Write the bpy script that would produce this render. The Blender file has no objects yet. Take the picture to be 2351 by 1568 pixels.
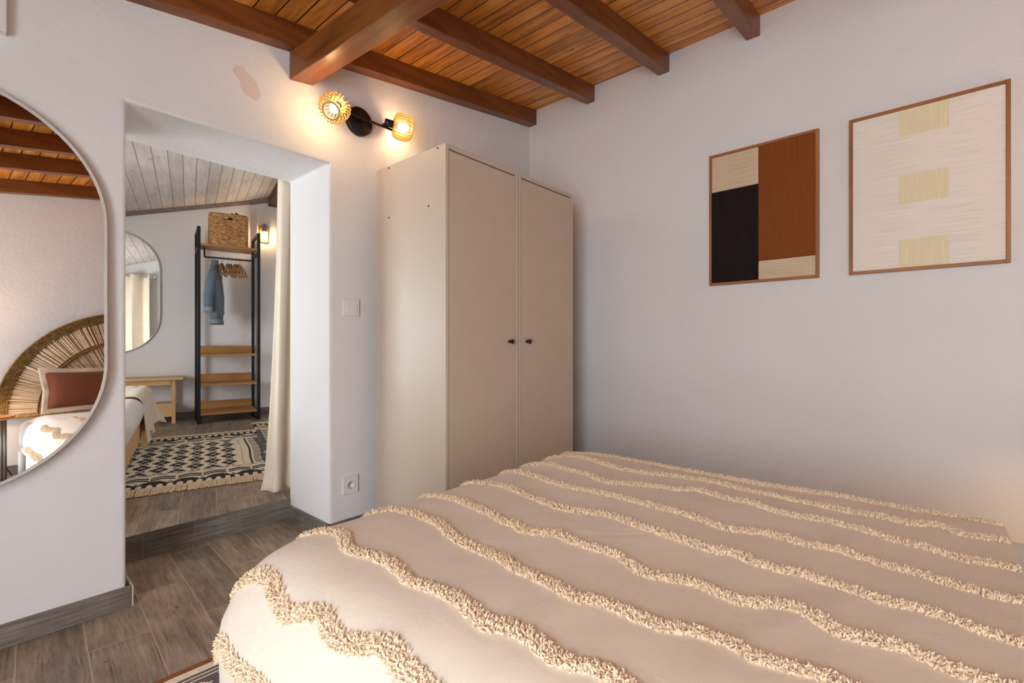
import bpy, bmesh, math, random
from mathutils import Vector, Matrix, noise
from mathutils.bvhtree import BVHTree
random.seed(7)
PI = math.pi
SC = bpy.context.scene
COL = SC.collection

# ------------------------------------------------------------------ materials
def new_mat(name):
    m = bpy.data.materials.new(name); m.use_nodes = True
    nt = m.node_tree; b = nt.nodes['Principled BSDF']
    return m, nt, b
def srgb(r, g, b):
    f = lambda c: (c/255/12.92 if c/255 <= .04045 else ((c/255+.055)/1.055)**2.4)
    return (f(r), f(g), f(b), 1)
class NT:
    def __init__(s, nt): s.nt = nt
    def n(s, t, **k):
        x = s.nt.nodes.new(t)
        for a, v in k.items(): setattr(x, a, v)
        return x
    def l(s, a, b): s.nt.links.new(a, b)
    def val(s, x, sock):
        if isinstance(x, (int, float)): sock.default_value = x
        else: s.l(x, sock)
    def math(s, op, a, b=0.0, c=0.0):
        x = s.n('ShaderNodeMath', operation=op)
        s.val(a, x.inputs[0]); s.val(b, x.inputs[1]); s.val(c, x.inputs[2])
        return x.outputs[0]
    def comb(s, x, y, z=0.0):
        c = s.n('ShaderNodeCombineXYZ')
        s.val(x, c.inputs[0]); s.val(y, c.inputs[1]); s.val(z, c.inputs[2])
        return c.outputs[0]
    def obj(s):
        t = s.n('ShaderNodeTexCoord'); sp = s.n('ShaderNodeSeparateXYZ')
        s.l(t.outputs['Object'], sp.inputs[0])
        return t.outputs['Object'], sp.outputs[0], sp.outputs[1], sp.outputs[2]
    def noise(s, vec, scale, detail=4, rough=.55):
        x = s.n('ShaderNodeTexNoise'); x.inputs['Scale'].default_value = scale
        x.inputs['Detail'].default_value = detail; x.inputs['Roughness'].default_value = rough
        s.l(vec, x.inputs['Vector']); return x.outputs[0]
    def ramp(s, fac, stops):
        r = s.n('ShaderNodeValToRGB'); e = r.color_ramp.elements
        while len(e) < len(stops): e.new(.5)
        for i, (p, c) in enumerate(stops): e[i].position = p; e[i].color = c
        s.l(fac, r.inputs[0]); return r.outputs[0]
    def mix(s, fac, a, b, mode='MIX'):
        m = s.n('ShaderNodeMix', data_type='RGBA', blend_type=mode)
        s.val(fac, m.inputs[0])
        for v, i in ((a, 6), (b, 7)):
            if isinstance(v, tuple): m.inputs[i].default_value = v
            else: s.l(v, m.inputs[i])
        return m.outputs[2]
    def bump(s, h, strength, dist, prev=None):
        b = s.n('ShaderNodeBump'); b.inputs['Strength'].default_value = strength
        b.inputs['Distance'].default_value = dist
        s.l(h, b.inputs['Height'])
        if prev is not None: s.l(prev, b.inputs['Normal'])
        return b.outputs[0]
def plain(name, c, rough=.5, metal=0, vary=.06, scale=8, bump=0, bscale=200, bdist=.001, spec=.5):
    m, nt, b = new_mat(name); N = NT(nt); v, x, y, z = N.obj()
    f = N.noise(v, scale, 3)
    d = tuple(max(0, q*(1-vary)) for q in c[:3])+(1,); e = tuple(min(1, q*(1+vary)) for q in c[:3])+(1,)
    N.l(N.ramp(f, [(.3, d), (.7, e)]), b.inputs['Base Color'])
    b.inputs['Roughness'].default_value = rough; b.inputs['Metallic'].default_value = metal
    b.inputs['Specular IOR Level'].default_value = spec
    if bump: N.l(N.bump(N.noise(v, bscale, 3), bump, bdist), b.inputs['Normal'])
    return m
def plaster(name, c, stain=False):
    m, nt, b = new_mat(name); N = NT(nt); v, x, y, z = N.obj()
    big = N.noise(v, 1.1, 3); med = N.noise(v, 7, 6, .6)
    fine = N.noise(N.comb(N.math('MULTIPLY', N.math('ADD', x, y), 24), N.math('MULTIPLY', N.math('SUBTRACT', x, y), 24), N.math('MULTIPLY', z, 70)), 1, 4, .6)
    c0 = tuple(q*.955 for q in c[:3])+(1,)
    col = N.ramp(big, [(.3, c0), (.7, c)])
    if stain:
        dx = N.math('MULTIPLY', N.math('ADD', N.math('SUBTRACT', x, .815), N.math('MULTIPLY', N.math('SUBTRACT', z, 2.11), .45)), 22)
        dz = N.math('MULTIPLY', N.math('SUBTRACT', z, 2.105), 15)
        r = N.math('SQRT', N.math('ADD', N.math('MULTIPLY', dx, dx), N.math('MULTIPLY', dz, dz)))
        r = N.math('ADD', r, N.math('MULTIPLY', N.math('SUBTRACT', N.noise(v, 25, 4), .5), 1.1))
        k = N.math('MULTIPLY', N.math('SUBTRACT', 1.0, N.math('SMOOTHSTEP', r, .75, 1.05)) if False else N.math('LESS_THAN', r, .95), .5)
        col = N.mix(k, col, srgb(214, 184, 158))
    N.l(col, b.inputs['Base Color'])
    b.inputs['Roughness'].default_value = .85; b.inputs['Specular IOR Level'].default_value = .2
    h = N.math('ADD', N.math('MULTIPLY', med, 1.0), N.math('MULTIPLY', fine, .35))
    N.l(N.bump(h, .46 if stain else .34, .012), b.inputs['Normal'])
    return m
def wood(name, dark, light, axis='X', rough=.45, fine=38, knots=True, bump=.15):
    m, nt, b = new_mat(name); N = NT(nt); v, x, y, z = N.obj()
    a = {'X': (x, y, z), 'Y': (y, x, z), 'Z': (z, x, y)}[axis]
    oi = N.n('ShaderNodeObjectInfo').outputs['Random']
    vec = N.comb(N.math('ADD', N.math('MULTIPLY', a[0], 2.2), N.math('MULTIPLY', oi, 37)), N.math('MULTIPLY', a[1], fine), N.math('MULTIPLY', a[2], fine))
    g = N.noise(vec, 1, 5, .6)
    low = N.noise(N.comb(a[0], N.math('MULTIPLY', a[1], 6), N.math('MULTIPLY', a[2], 6)), 1.6, 3)
    f = N.math('ADD', N.math('MULTIPLY', g, .65), N.math('MULTIPLY', low, .35))
    N.l(N.ramp(f, [(.3, dark), (.68, light)]), b.inputs['Base Color'])
    b.inputs['Roughness'].default_value = rough
    N.l(N.bump(g, bump, .002), b.inputs['Normal'])
    return m
def fabric(name, c, scale=900, rough=.95, slub=0.0, vary=.08):
    m, nt, b = new_mat(name); N = NT(nt); v, x, y, z = N.obj()
    f = N.noise(v, 5, 4)
    col = N.ramp(f, [(.3, tuple(q*(1-vary) for q in c[:3])+(1,)), (.7, c)])
    jt = N.math('MULTIPLY', N.noise(v, 60, 3), 9.0)
    w1 = N.math('SINE', N.math('ADD', N.math('MULTIPLY', x, scale), jt)); w2 = N.math('SINE', N.math('SUBTRACT', N.math('MULTIPLY', N.math('ADD', y, z), scale), jt))
    w = N.math('MULTIPLY', w1, w2)
    if slub:
        s = N.noise(N.comb(N.math('MULTIPLY', x, 260), N.math('MULTIPLY', y, 22), N.math('MULTIPLY', z, 120)), 1, 2)
        k = N.math('MULTIPLY', N.math('GREATER_THAN', s, .675), slub)
        col = N.mix(k, col, tuple(min(1, q*1.3) for q in c[:3])+(1,))
        s2 = N.noise(N.comb(N.math('MULTIPLY', x, 300), N.math('MULTIPLY', y, 60), z), 1, 3)
        col = N.mix(N.math('MULTIPLY', s2, .42), col, tuple(q*.72 for q in c[:3])+(1,))
        s3 = N.noise(N.comb(N.math('MULTIPLY', x, 30), N.math('MULTIPLY', y, 380), z), 1, 3)
        col = N.mix(N.math('MULTIPLY', s3, .38), col, tuple(q*.75 for q in c[:3])+(1,))
    N.l(col, b.inputs['Base Color'])
    b.inputs['Roughness'].default_value = rough; b.inputs['Specular IOR Level'].default_value = .15
    b.inputs['Sheen Weight'].default_value = .15
    wr = N.noise(v, 14, 3)
    n1 = N.bump(wr, .25, .01)
    N.l(N.bump(w, .14, .0008, n1), b.inputs['Normal'])
    return m
def emit(name, c, s):
    m, nt, b = new_mat(name)
    b.inputs['Base Color'].default_value = c; b.inputs['Emission Color'].default_value = c
    b.inputs['Emission Strength'].default_value = s
    N = NT(nt); v, x, y, z = N.obj()
    N.l(N.ramp(N.noise(v, 3, 1), [(0, c), (1, c)]), b.inputs['Base Color'])
    return m
def tile_mat(name, rot, offq, offp):
    """wood-look porcelain planks .16 x .65 laid half-bond, long side along the rotated Y axis"""
    m, nt, b = new_mat(name); N = NT(nt); v, x, y, z = N.obj()
    c, s = math.cos(rot), math.sin(rot)
    q = N.math('SUBTRACT', N.math('SUBTRACT', N.math('MULTIPLY', x, c), N.math('MULTIPLY', y, s)), offq)
    p = N.math('SUBTRACT', N.math('ADD', N.math('MULTIPLY', x, s), N.math('MULTIPLY', y, c)), offp)
    W, L = .1605, .65
    col = N.math('FLOOR', N.math('DIVIDE', q, W))
    sh = N.math('MULTIPLY', N.math('FLOORED_MODULO', col, 2.0), L/2)
    pp = N.math('ADD', p, sh)
    row = N.math('FLOOR', N.math('DIVIDE', pp, L))
    fq = N.math('SUBTRACT', q, N.math('MULTIPLY', col, W)); fp = N.math('SUBTRACT', pp, N.math('MULTIPLY', row, L))
    eq = N.math('MINIMUM', fq, N.math('SUBTRACT', W, fq)); ep = N.math('MINIMUM', fp, N.math('SUBTRACT', L, fp))
    e = N.math('MINIMUM', eq, ep)
    grout = N.math('MULTIPLY', N.math('LESS_THAN', e, .0019), .85)
    wn = N.n('ShaderNodeTexWhiteNoise', noise_dimensions='2D'); N.l(N.comb(col, row), wn.inputs['Vector'])
    rnd = wn.outputs['Value']
    gv = N.comb(N.math('MULTIPLY', q, 55), N.math('MULTIPLY', p, 3.5), N.math('MULTIPLY', rnd, 50))
    g = N.noise(gv, 1, 6, .65)
    bl = N.noise(N.comb(N.math('MULTIPLY', q, 9), N.math('MULTIPLY', p, 5), N.math('MULTIPLY', rnd, 30)), 1, 5, .6)
    f = N.math('ADD', N.math('MULTIPLY', g, .5), N.math('MULTIPLY', bl, .5))
    colr = N.ramp(f, [(.3, srgb(80, 68, 60)), (.45, srgb(134, 118, 103)), (.56, srgb(160, 142, 124)), (.70, srgb(192, 173, 153))])
    tint = N.ramp(rnd, [(0, (.76, .75, .76, 1)), (1, (1.16, 1.13, 1.10, 1))])
    colr = N.mix(1.0, colr, tint, 'MULTIPLY')
    crk = N.noise(N.comb(N.math('MULTIPLY', q, 230), N.math('MULTIPLY', p, 9), N.math('MULTIPLY', rnd, 21)), 1, 4, .6)
    msk = N.noise(N.comb(N.math('MULTIPLY', q, 12), N.math('MULTIPLY', p, 4), N.math('MULTIPLY', rnd, 77)), 1, 3)
    ck = N.ramp(crk, [(.54, (0, 0, 0, 1)), (.66, (1, 1, 1, 1))]); mk = N.ramp(msk, [(.44, (0, 0, 0, 1)), (.6, (1, 1, 1, 1))])
    k1 = N.n('ShaderNodeRGBToBW'); N.l(ck, k1.inputs[0]); k2 = N.n('ShaderNodeRGBToBW'); N.l(mk, k2.inputs[0])
    colr = N.mix(N.math('MULTIPLY', N.math('MULTIPLY', k1.outputs[0], k2.outputs[0]), .8), colr, srgb(58, 48, 42))
    lt = N.n('ShaderNodeRGBToBW'); N.l(N.ramp(crk, [(.30, (1, 1, 1, 1)), (.46, (0, 0, 0, 1))]), lt.inputs[0])
    colr = N.mix(N.math('MULTIPLY', lt.outputs[0], .4), colr, srgb(196, 178, 158))
    spot = N.noise(N.comb(N.math('MULTIPLY', q, 26), N.math('MULTIPLY', p, 14), N.math('MULTIPLY', rnd, 9)), 1, 3)
    colr = N.mix(N.math('MULTIPLY', N.math('GREATER_THAN', spot, .71), .7), colr, srgb(48, 42, 40))
    colr = N.mix(grout, colr, srgb(186, 170, 152))
    N.l(colr, b.inputs['Base Color'])
    b.inputs['Roughness'].default_value = .42
    h = N.math('ADD', N.math('MULTIPLY', g, .35), N.math('MULTIPLY', N.math('LESS_THAN', e, .003), -1.0))
    N.l(N.bump(h, .25, .002), b.inputs['Normal'])
    return m
def grey_board(name, joint=None):
    """dark grey wood-look tile used as skirting and step riser, grain along X"""
    m, nt, b = new_mat(name); N = NT(nt); v, x, y, z = N.obj()
    s = N.math('ADD', x, N.math('MULTIPLY', y, .9))
    g = N.noise(N.comb(N.math('MULTIPLY', s, 5), N.math('MULTIPLY', y, 5), N.math('MULTIPLY', z, 120)), 1, 6, .65)
    lo = N.noise(v, 6, 4)
    f = N.math('ADD', N.math('MULTIPLY', g, .6), N.math('MULTIPLY', lo, .4))
    col = N.ramp(f, [(.32, srgb(66, 60, 54)), (.5, srgb(116, 109, 100)), (.7, srgb(156, 148, 137))])
    if joint:
        for j in joint:
            k = N.math('LESS_THAN', N.math('ABSOLUTE', N.math('SUBTRACT', x, j)), .0013)
            col = N.mix(k, col, srgb(140, 132, 122))
    N.l(col, b.inputs['Base Color']); b.inputs['Roughness'].default_value = .5
    N.l(N.bump(g, .2, .002), b.inputs['Normal'])
    return m
def plank_ceiling(name, dark, mid, light, W, along='Y', groove=(0.02, .008, .003, 1), gw=.0022, rough=.38, bump=.2, off=0.0):
    m, nt, b = new_mat(name); N = NT(nt); v, x, y, z = N.obj()
    a, l = (x, y) if along == 'Y' else (y, x)
    q = N.math('DIVIDE', N.math('SUBTRACT', a, off), W); k = N.math('FLOOR', q); fr = N.math('SUBTRACT', q, k)
    e = N.math('MULTIPLY', N.math('MINIMUM', fr, N.math('SUBTRACT', 1.0, fr)), W)
    wn = N.n('ShaderNodeTexWhiteNoise', noise_dimensions='1D'); N.l(k, wn.inputs['W']); rnd = wn.outputs['Value']
    g = N.noise(N.comb(N.math('MULTIPLY', a, 34), N.math('MULTIPLY', l, 2.6), N.math('MULTIPLY', rnd, 60)), 1, 5, .6)
    lo = N.noise(N.comb(N.math('MULTIPLY', a, 10), N.math('MULTIPLY', l, 3), N.math('MULTIPLY', rnd, 60)), 1, 3)
    f = N.math('ADD', N.math('MULTIPLY', g, .55), N.math('MULTIPLY', lo, .45))
    col = N.ramp(f, [(.32, dark), (.5, mid), (.68, light)])
    kn = N.noise(N.comb(N.math('MULTIPLY', a, 24), N.math('MULTIPLY', l, 13), N.math('MULTIPLY', rnd, 40)), 1, 2)
    col = N.mix(N.math('MULTIPLY', N.math('GREATER_THAN', kn, .715), .55), col, tuple(q*.35 for q in dark[:3])+(1,))
    col = N.mix(1.0, col, N.ramp(rnd, [(0, (.86, .86, .86, 1)), (1, (1.08, 1.08, 1.08, 1))]), 'MULTIPLY')
    col = N.mix(N.math('LESS_THAN', e, gw), col, groove)
    N.l(col, b.inputs['Base Color']); b.inputs['Roughness'].default_value = rough
    h = N.math('ADD', N.math('MULTIPLY', g, .2), N.math('MULTIPLY', N.math('LESS_THAN', e, gw*1.8), -1.0))
    N.l(N.bump(h, bump, .004), b.inputs['Normal'])
    return m

M = {}
M['plaster'] = plaster('white_plaster', (.82, .80, .795, 1))
M['plaster_door'] = plaster('white_plaster_doorway_wall', (.82, .80, .795, 1), stain=True)
M['tile'] = tile_mat('wood_look_floor_tiles', math.radians(3.9), .125, 2.012)
M['tile2'] = tile_mat('wood_look_floor_tiles_upper_room', math.radians(16.8), .029, 3.0)
M['skirt'] = grey_board('grey_wood_look_skirting_tile')
M['riser'] = grey_board('grey_wood_look_riser_tile', (.739, .939, .535, 1.139))
M['tile_edge'] = plain('pale_cut_tile_edge', srgb(196, 184, 172), .7)
M['planks'] = plank_ceiling('varnished_pine_planks', srgb(140, 76, 22), srgb(212, 136, 54), srgb(244, 178, 92), .0913, off=1.728, gw=.0032)
M['joist'] = wood('dark_stained_joist', srgb(88, 46, 20), srgb(146, 86, 44), 'X', .38, 30)
M['girder'] = wood('dark_stained_girder', srgb(94, 50, 22), srgb(160, 98, 48), 'Y', .36, 30)
M['white_planks'] = plank_ceiling('whitewashed_planks', srgb(206, 197, 190), srgb(232, 225, 219), srgb(244, 239, 234), .098, groove=srgb(158, 142, 128), gw=.0032, rough=.6, off=-.239)
M['grey_wood'] = wood('weathered_grey_batten', srgb(104, 92, 84), srgb(150, 138, 128), 'X', .8)
M['rough_beam'] = wood('rough_dark_beam', srgb(40, 28, 20), srgb(92, 66, 44), 'Y', .8)
M['beige'] = plain('beige_lacquer', srgb(200, 184, 166), .40, vary=.015, spec=.4)
M['door_beige'] = plain('beige_door_lacquer', srgb(200, 182, 162), .45, vary=.015, spec=.4)
M['black'] = plain('matt_black_metal', (.012, .012, .013, 1), .42, .3)
M['dark'] = plain('dark_gap', (.01, .008, .006, 1), .9)
M['white_plastic'] = plain('white_plastic', (.8, .78, .76, 1), .35, vary=.02)
M['offwhite'] = plain('cream_plastic', srgb(205, 190, 172), .5, vary=.02)
M['frame_wood'] = wood('reddish_frame_wood', srgb(128, 78, 38), srgb(186, 122, 66), 'Z', .5, 30)
M['oak'] = wood('warm_oak', srgb(150, 100, 50), srgb(194, 142, 84), 'X', .5)
M['pine'] = wood('pale_pine', srgb(196, 150, 98), srgb(224, 184, 134), 'X', .5)
M['pine_z'] = wood('pale_pine_upright', srgb(190, 145, 94), srgb(220, 180, 130), 'Z', .5)
M['bamboo'] = wood('thin_bamboo', srgb(206, 156, 76), srgb(234, 192, 112), 'X', .45)
M['steel'] = plain('brushed_steel', (.72, .71, .69, 1), .25, 1.0)
M['mirror_rim'] = plain('white_mirror_rim', srgb(214, 208, 200), .4)
M['mirror'] = plain('silvered_mirror', (.92, .92, .91, 1), 0.0, 1.0, vary=0)
M['throw'] = fabric('beige_slub_cotton', srgb(246, 231, 213), 2800, slub=.5)
M['tuft'] = plain('cream_tufts', srgb(241, 219, 189), .95, vary=.12, scale=300, spec=.1)
M['white_cotton'] = fabric('white_cotton', srgb(236, 232, 228), 2200)
M['brown_linen'] = fabric('rust_brown_linen', srgb(116, 66, 44), 1400)
M['cream_linen'] = fabric('cream_linen', srgb(222, 204, 182), 1400)
M['beige_throw'] = fabric('beige_gauze', srgb(238, 221, 196), 1800)
M['curtain'] = fabric('cream_curtain_linen', srgb(240, 226, 205), 1300)
M['denim'] = fabric('washed_denim', srgb(112, 126, 138), 1600, vary=.3)
M['denim_seam'] = fabric('faded_denim_seam', srgb(132, 146, 156), 1600, vary=.2)
m_, nt_, b_ = new_mat('seagrass_braid'); N_ = NT(nt_); v_, x_, y_, z_ = N_.obj()
g_ = N_.noise(N_.comb(N_.math('MULTIPLY', x_, 34), N_.math('MULTIPLY', y_, 34), N_.math('MULTIPLY', z_, 95)), 1, 4, .6)
N_.l(N_.ramp(g_, [(.3, srgb(112, 72, 38)), (.5, srgb(182, 132, 80)), (.68, srgb(222, 180, 124))]), b_.inputs['Base Color'])
b_.inputs['Roughness'].default_value = .8; N_.l(N_.bump(g_, .4, .004), b_.inputs['Normal']); M['seagrass'] = m_
M['rattan'] = plain('rattan_braid', srgb(132, 100, 52), .75, vary=.4, scale=50, bump=.5, bscale=120, bdist=.004)
M['palm'] = wood('pale_palm_sticks', srgb(176, 146, 110), srgb(226, 202, 172), 'X', .7, 60)
M['card'] = plain('brown_card', srgb(70, 50, 36), .8)
M['rug_cream'] = plain('rug_cream', srgb(248, 230, 204), .95, vary=.12, scale=60, bump=.4, bscale=500)
M['rug_black'] = plain('rug_black', srgb(42, 40, 42), .95, vary=.2, scale=60, bump=.4, bscale=500)
M['rug_grey'] = plain('rug_grey', srgb(112, 104, 102), .95, vary=.15, scale=60, bump=.4, bscale=500)
M['rug_rust'] = plain('rug_rust_binding', srgb(146, 86, 46), .95, vary=.15, scale=60, bump=.4, bscale=400)
M['bulb'] = emit('lit_bulb', (1, .66, .32, 1), 85)
M['bulb_far'] = emit('lit_bulb_far_room', (1, .66, .33, 1), 115)
M['grey_plastic'] = plain('grey_lamp_socket', srgb(150, 144, 146), .4)
M['taupe'] = plain('taupe_metal', srgb(120, 112, 100), .45, .4)
M['shade'], _nt, _b = new_mat('cream_lamp_shade')
_N = NT(_nt); _tr = _N.n('ShaderNodeBsdfTranslucent'); _tr.inputs[0].default_value = srgb(240, 222, 190); _mx = _N.n('ShaderNodeMixShader')
_v, _x, _y, _z = _N.obj(); _N.l(_N.ramp(_N.noise(_v, 60, 2), [(.3, srgb(232, 212, 178)), (.7, srgb(242, 226, 198))]), _b.inputs['Base Color'])
_N.l(_b.outputs[0], _mx.inputs[1]); _N.l(_tr.outputs[0], _mx.inputs[2]); _mx.inputs[0].default_value = .5
_N.l(_mx.outputs[0], _nt.nodes['Material Output'].inputs[0])
M['yarn_cream'] = plain('cream_yarn', srgb(198, 178, 150), .9, vary=.1)
M['sky_white'] = plain('white_paint', (.8, .8, .8, 1), .5, vary=.01)
def yarn(name, c, along, f=520, contrast=.55):
    m, nt, b = new_mat(name); N = NT(nt); v, x, y, z = N.obj()
    a, l = (x, z) if along == 'Z' else (z, x)
    g = N.noise(N.comb(N.math('MULTIPLY', a, f), N.math('MULTIPLY', l, 5), 0.0), 1, 3, .6)
    d = tuple(q*contrast for q in c[:3])+(1,)
    N.l(N.ramp(g, [(.28, d), (.46, c), (.8, tuple(min(1, q*1.12) for q in c[:3])+(1,))]), b.inputs['Base Color'])
    b.inputs['Roughness'].default_value = .9; b.inputs['Specular IOR Level'].default_value = .15
    N.l(N.bump(g, .5, .002), b.inputs['Normal'])
    return m
M['y_cream_h'] = yarn('cream_yarn_across', srgb(214, 194, 164), 'X')
M['y_black_v'] = yarn('black_yarn_upright', srgb(36, 28, 28), 'Z', contrast=.5)
M['y_rust_v'] = yarn('rust_yarn_upright', srgb(134, 74, 34), 'Z', contrast=.6)
M['y_white_h'] = yarn('white_yarn_across', srgb(242, 233, 221), 'X', 420, .80)
M['y_butter_v'] = yarn('butter_yarn_upright', srgb(236, 223, 188), 'Z', 420, .88)

# ------------------------------------------------------------------ mesh builder
class MB:
    def __init__(s): s.v = []; s.f = []; s.m = []; s.sm = []
    def add(s, vs, fs, mi=0, smooth=False):
        o = len(s.v); s.v += [tuple(v) for v in vs]
        for f in fs: s.f.append([i+o for i in f]); s.m.append(mi); s.sm.append(smooth)
    def box(s, x0, x1, y0, y1, z0, z1, mi=0, mat=None):
        vs = [(x, y, z) for x in (x0, x1) for y in (y0, y1) for z in (z0, z1)]
        if mat is not None: vs = [mat @ Vector(v) for v in vs]
        s.add(vs, [(0, 1, 3, 2), (4, 6, 7, 5), (0, 4, 5, 1), (2, 3, 7, 6), (0, 2, 6, 4), (1, 5, 7, 3)], mi)
        return s
    def prism(s, poly, h0, h1, axis='Z', mi=0):
        n = len(poly)
        def P(a, b, h): return {'Z': (a, b, h), 'Y': (a, h, b), 'X': (h, a, b)}[axis]
        vs = [P(a, b, h0) for a, b in poly]+[P(a, b, h1) for a, b in poly]
        s.add(vs, [list(range(n))[::-1], list(range(n, 2*n))]+[(i, (i+1) % n, n+(i+1) % n, n+i) for i in range(n)], mi)
        return s
    def tube(s, path, r, n=10, mi=0, caps=True, closed=False, flat=1.0):
        path = [Vector(p) for p in path]; k = len(path)
        rs = r if isinstance(r, (list, tuple)) else [r]*k
        vs = []; up = None
        for i, p in enumerate(path):
            if closed: t = path[(i+1) % k]-path[i-1]
            else: t = path[min(i+1, k-1)]-path[max(i-1, 0)]
            t.normalize()
            if up is None: up = Vector((0, 0, 1)) if abs(t.z) < .9 else Vector((1, 0, 0))
            a = (up-t*up.dot(t))
            if a.length < 1e-6: a = t.orthogonal()
            a.normalize(); up = a; b = t.cross(a)
            for j in range(n):
                w = 2*PI*j/n; vs.append(p+a*(math.cos(w)*rs[i])+b*(math.sin(w)*rs[i]*flat))
        fs = []
        for i in range(k if closed else k-1):
            i2 = (i+1) % k
            for j in range(n): fs.append((i*n+j, i*n+(j+1) % n, i2*n+(j+1) % n, i2*n+j))
        if caps and not closed: fs += [list(range(n))[::-1], [(k-1)*n+j for j in range(n)]]
        s.add(vs, fs, mi, True); return s
    def lathe(s, prof, n=24, mat=None, mi=0, a0=0.0, cap=True):
        vs = []; k = len(prof)
        for r, z in prof:
            for j in range(n):
                w = a0+2*PI*j/n; vs.append(Vector((r*math.cos(w), r*math.sin(w), z)))
        if mat is not None: vs = [mat @ v for v in vs]
        fs = [(i*n+j, i*n+(j+1) % n, (i+1)*n+(j+1) % n, (i+1)*n+j) for i in range(k-1) for j in range(n)]
        closed = math.hypot(prof[0][0]-prof[-1][0], prof[0][1]-prof[-1][1]) < 1e-6
        if cap and not closed:
            if prof[0][0] > 1e-5: fs.append(list(range(n))[::-1])
            if prof[-1][0] > 1e-5: fs.append([(k-1)*n+j for j in range(n)])
        s.add(vs, fs, mi, True); return s
    def grid(s, fn, nu, nv, mi=0, wrap=False, smooth=True):
        vs = [fn(i/nu, j/nv) for j in range(nv+1) for i in range(nu+(0 if wrap else 1))]
        w = nu if wrap else nu+1
        fs = []
        for j in range(nv):
            for i in range(nu):
                i2 = (i+1) % w if wrap else i+1
                fs.append((j*w+i, j*w+i2, (j+1)*w+i2, (j+1)*w+i))
        s.add(vs, fs, mi, smooth); return s
    def build(s, name, mats, parent=None, bevel=0, seg=2, solid=0, subsurf=0, fixn=True, loc=None, auto=True):
        me = bpy.data.meshes.new(name); me.from_pydata(s.v, [], s.f)
        if not isinstance(mats, (list, tuple)): mats = [mats]
        for m in mats: me.materials.append(m)
        me.polygons.foreach_set('material_index', s.m); me.polygons.foreach_set('use_smooth', s.sm)
        if fixn:
            bm = bmesh.new(); bm.from_mesh(me); bmesh.ops.remove_doubles(bm, verts=bm.verts, dist=1e-6)
            bmesh.ops.recalc_face_normals(bm, faces=bm.faces); bm.to_mesh(me); bm.free()
        me.update()
        o = bpy.data.objects.new(name, me); COL.objects.link(o)
        if parent is not None: o.parent = parent
        if loc is not None: o.location = loc
        if solid:
            q = o.modifiers.new('solid', 'SOLIDIFY'); q.thickness = solid; q.offset = 0
        if bevel:
            q = o.modifiers.new('bevel', 'BEVEL'); q.width = bevel; q.segments = seg; q.limit_method = 'ANGLE'; q.angle_limit = .6
            q.harden_normals = False
        if subsurf:
            q = o.modifiers.new('sub', 'SUBSURF'); q.levels = subsurf; q.render_levels = subsurf
        return o
def tag(o, label, cat, group=None, kind=None):
    if label: o['label'] = label
    if cat: o['category'] = cat
    if group: o['group'] = group
    if kind: o['kind'] = kind
    return o
def thing(name, label, cat, loc=(0, 0, 0), rz=0, group=None):
    o = bpy.data.objects.new(name, None); COL.objects.link(o)
    o.location = loc; o.rotation_euler = (0, 0, rz); o.empty_display_size = .1
    return tag(o, label, cat, group)
def struct(mb, name, mats, label=None, cat='structure', **k):
    o = mb.build(name, mats, **k); o['kind'] = 'structure'
    if label: o['label'] = label
    o['category'] = cat
    return o
def copy_tree(o, parent=None):
    c = o.copy(); COL.objects.link(c)
    if parent is not None: c.parent = parent
    for ch in list(o.children): copy_tree(ch, c)
    return c
def frame2(deg):
    a = math.radians(deg); s, c = math.sin(a), math.cos(a)
    return lambda q, p: (c*q+s*p, -s*q+c*p)

# ------------------------------------------------------------------ room 1 shell
YA, YB, FZ = 2.238, 2.68, .118          # doorway wall: front face, rear face; raised floor of the far room
XW, YC = -1.55, -1.1
DX0, DX1, DZ = .40, 1.197, 1.862
def wallB(s, off=0.0):                   # point on the right-hand wall, s along it from the corner
    L = math.hypot(.0367, 1); return (2.774+.0367/L*s-off/L, 2.238+s/L+off*.0367/L)
mb = MB().box(XW-.2, 3.2, YC-.2, YB, -.1, 0)
struct(mb, 'floor', M['tile'], 'grey wood-look tiled bedroom floor below the step', 'floor')
# doorway wall
mb = MB().prism([(-2.6, 0), (DX0, 0), (DX0, DZ+.008), (DX1, DZ), (DX1, 0), (3.2, 0), (3.2, 3.1), (-2.6, 3.1)], YA, YB, 'Y')
struct(mb, 'wall_north', M['plaster_door'], 'white rough plaster wall with the deep doorway', 'wall', bevel=.012, seg=3)
a0 = wallB(.06); a1 = wallB(-3.7)
mb = MB().prism([a0, a1, (a1[0]+.25, a1[1]), (a0[0]+.25, a0[1])], 0, 3.1)
struct(mb, 'wall_east', M['plaster'], 'long white plaster wall with two framed string pictures', 'wall')
mb = MB().box(XW-.2, 3.2, YC-.2, YC, 0, 3.1)
struct(mb, 'wall_south', M['plaster'], 'white wall behind the rattan headboard, seen in the mirror', 'wall')
WY0, WY1, WZ0, WZ1 = -.95, .45, .05, 1.9
mb = MB()
for y0, y1, z0, z1 in ((YC-.2, WY0, 0, 3.1), (WY1, YA+.02, 0, 3.1), (WY0, WY1, 0, WZ0), (WY0, WY1, WZ1, 3.1)): mb.box(XW-.22, XW, y0, y1, z0, z1)
struct(mb, 'wall_west', M['plaster'], 'white wall with the low open window, outside the picture', 'wall')
mb = MB()
for y0, y1 in ((WY0, WY0+.04), (WY1-.04, WY1)): mb.box(XW-.14, XW-.06, y0, y1, WZ0, WZ1)
mb.box(XW-.14, XW-.06, WY0, WY1, WZ1-.04, WZ1)
mb.box(XW-.14, XW-.06, WY0, WY1, WZ0, WZ0+.04)
struct(mb, 'window_2', M['sky_white'], 'open low window at the left, outside the picture', 'window', bevel=.004)
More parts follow.
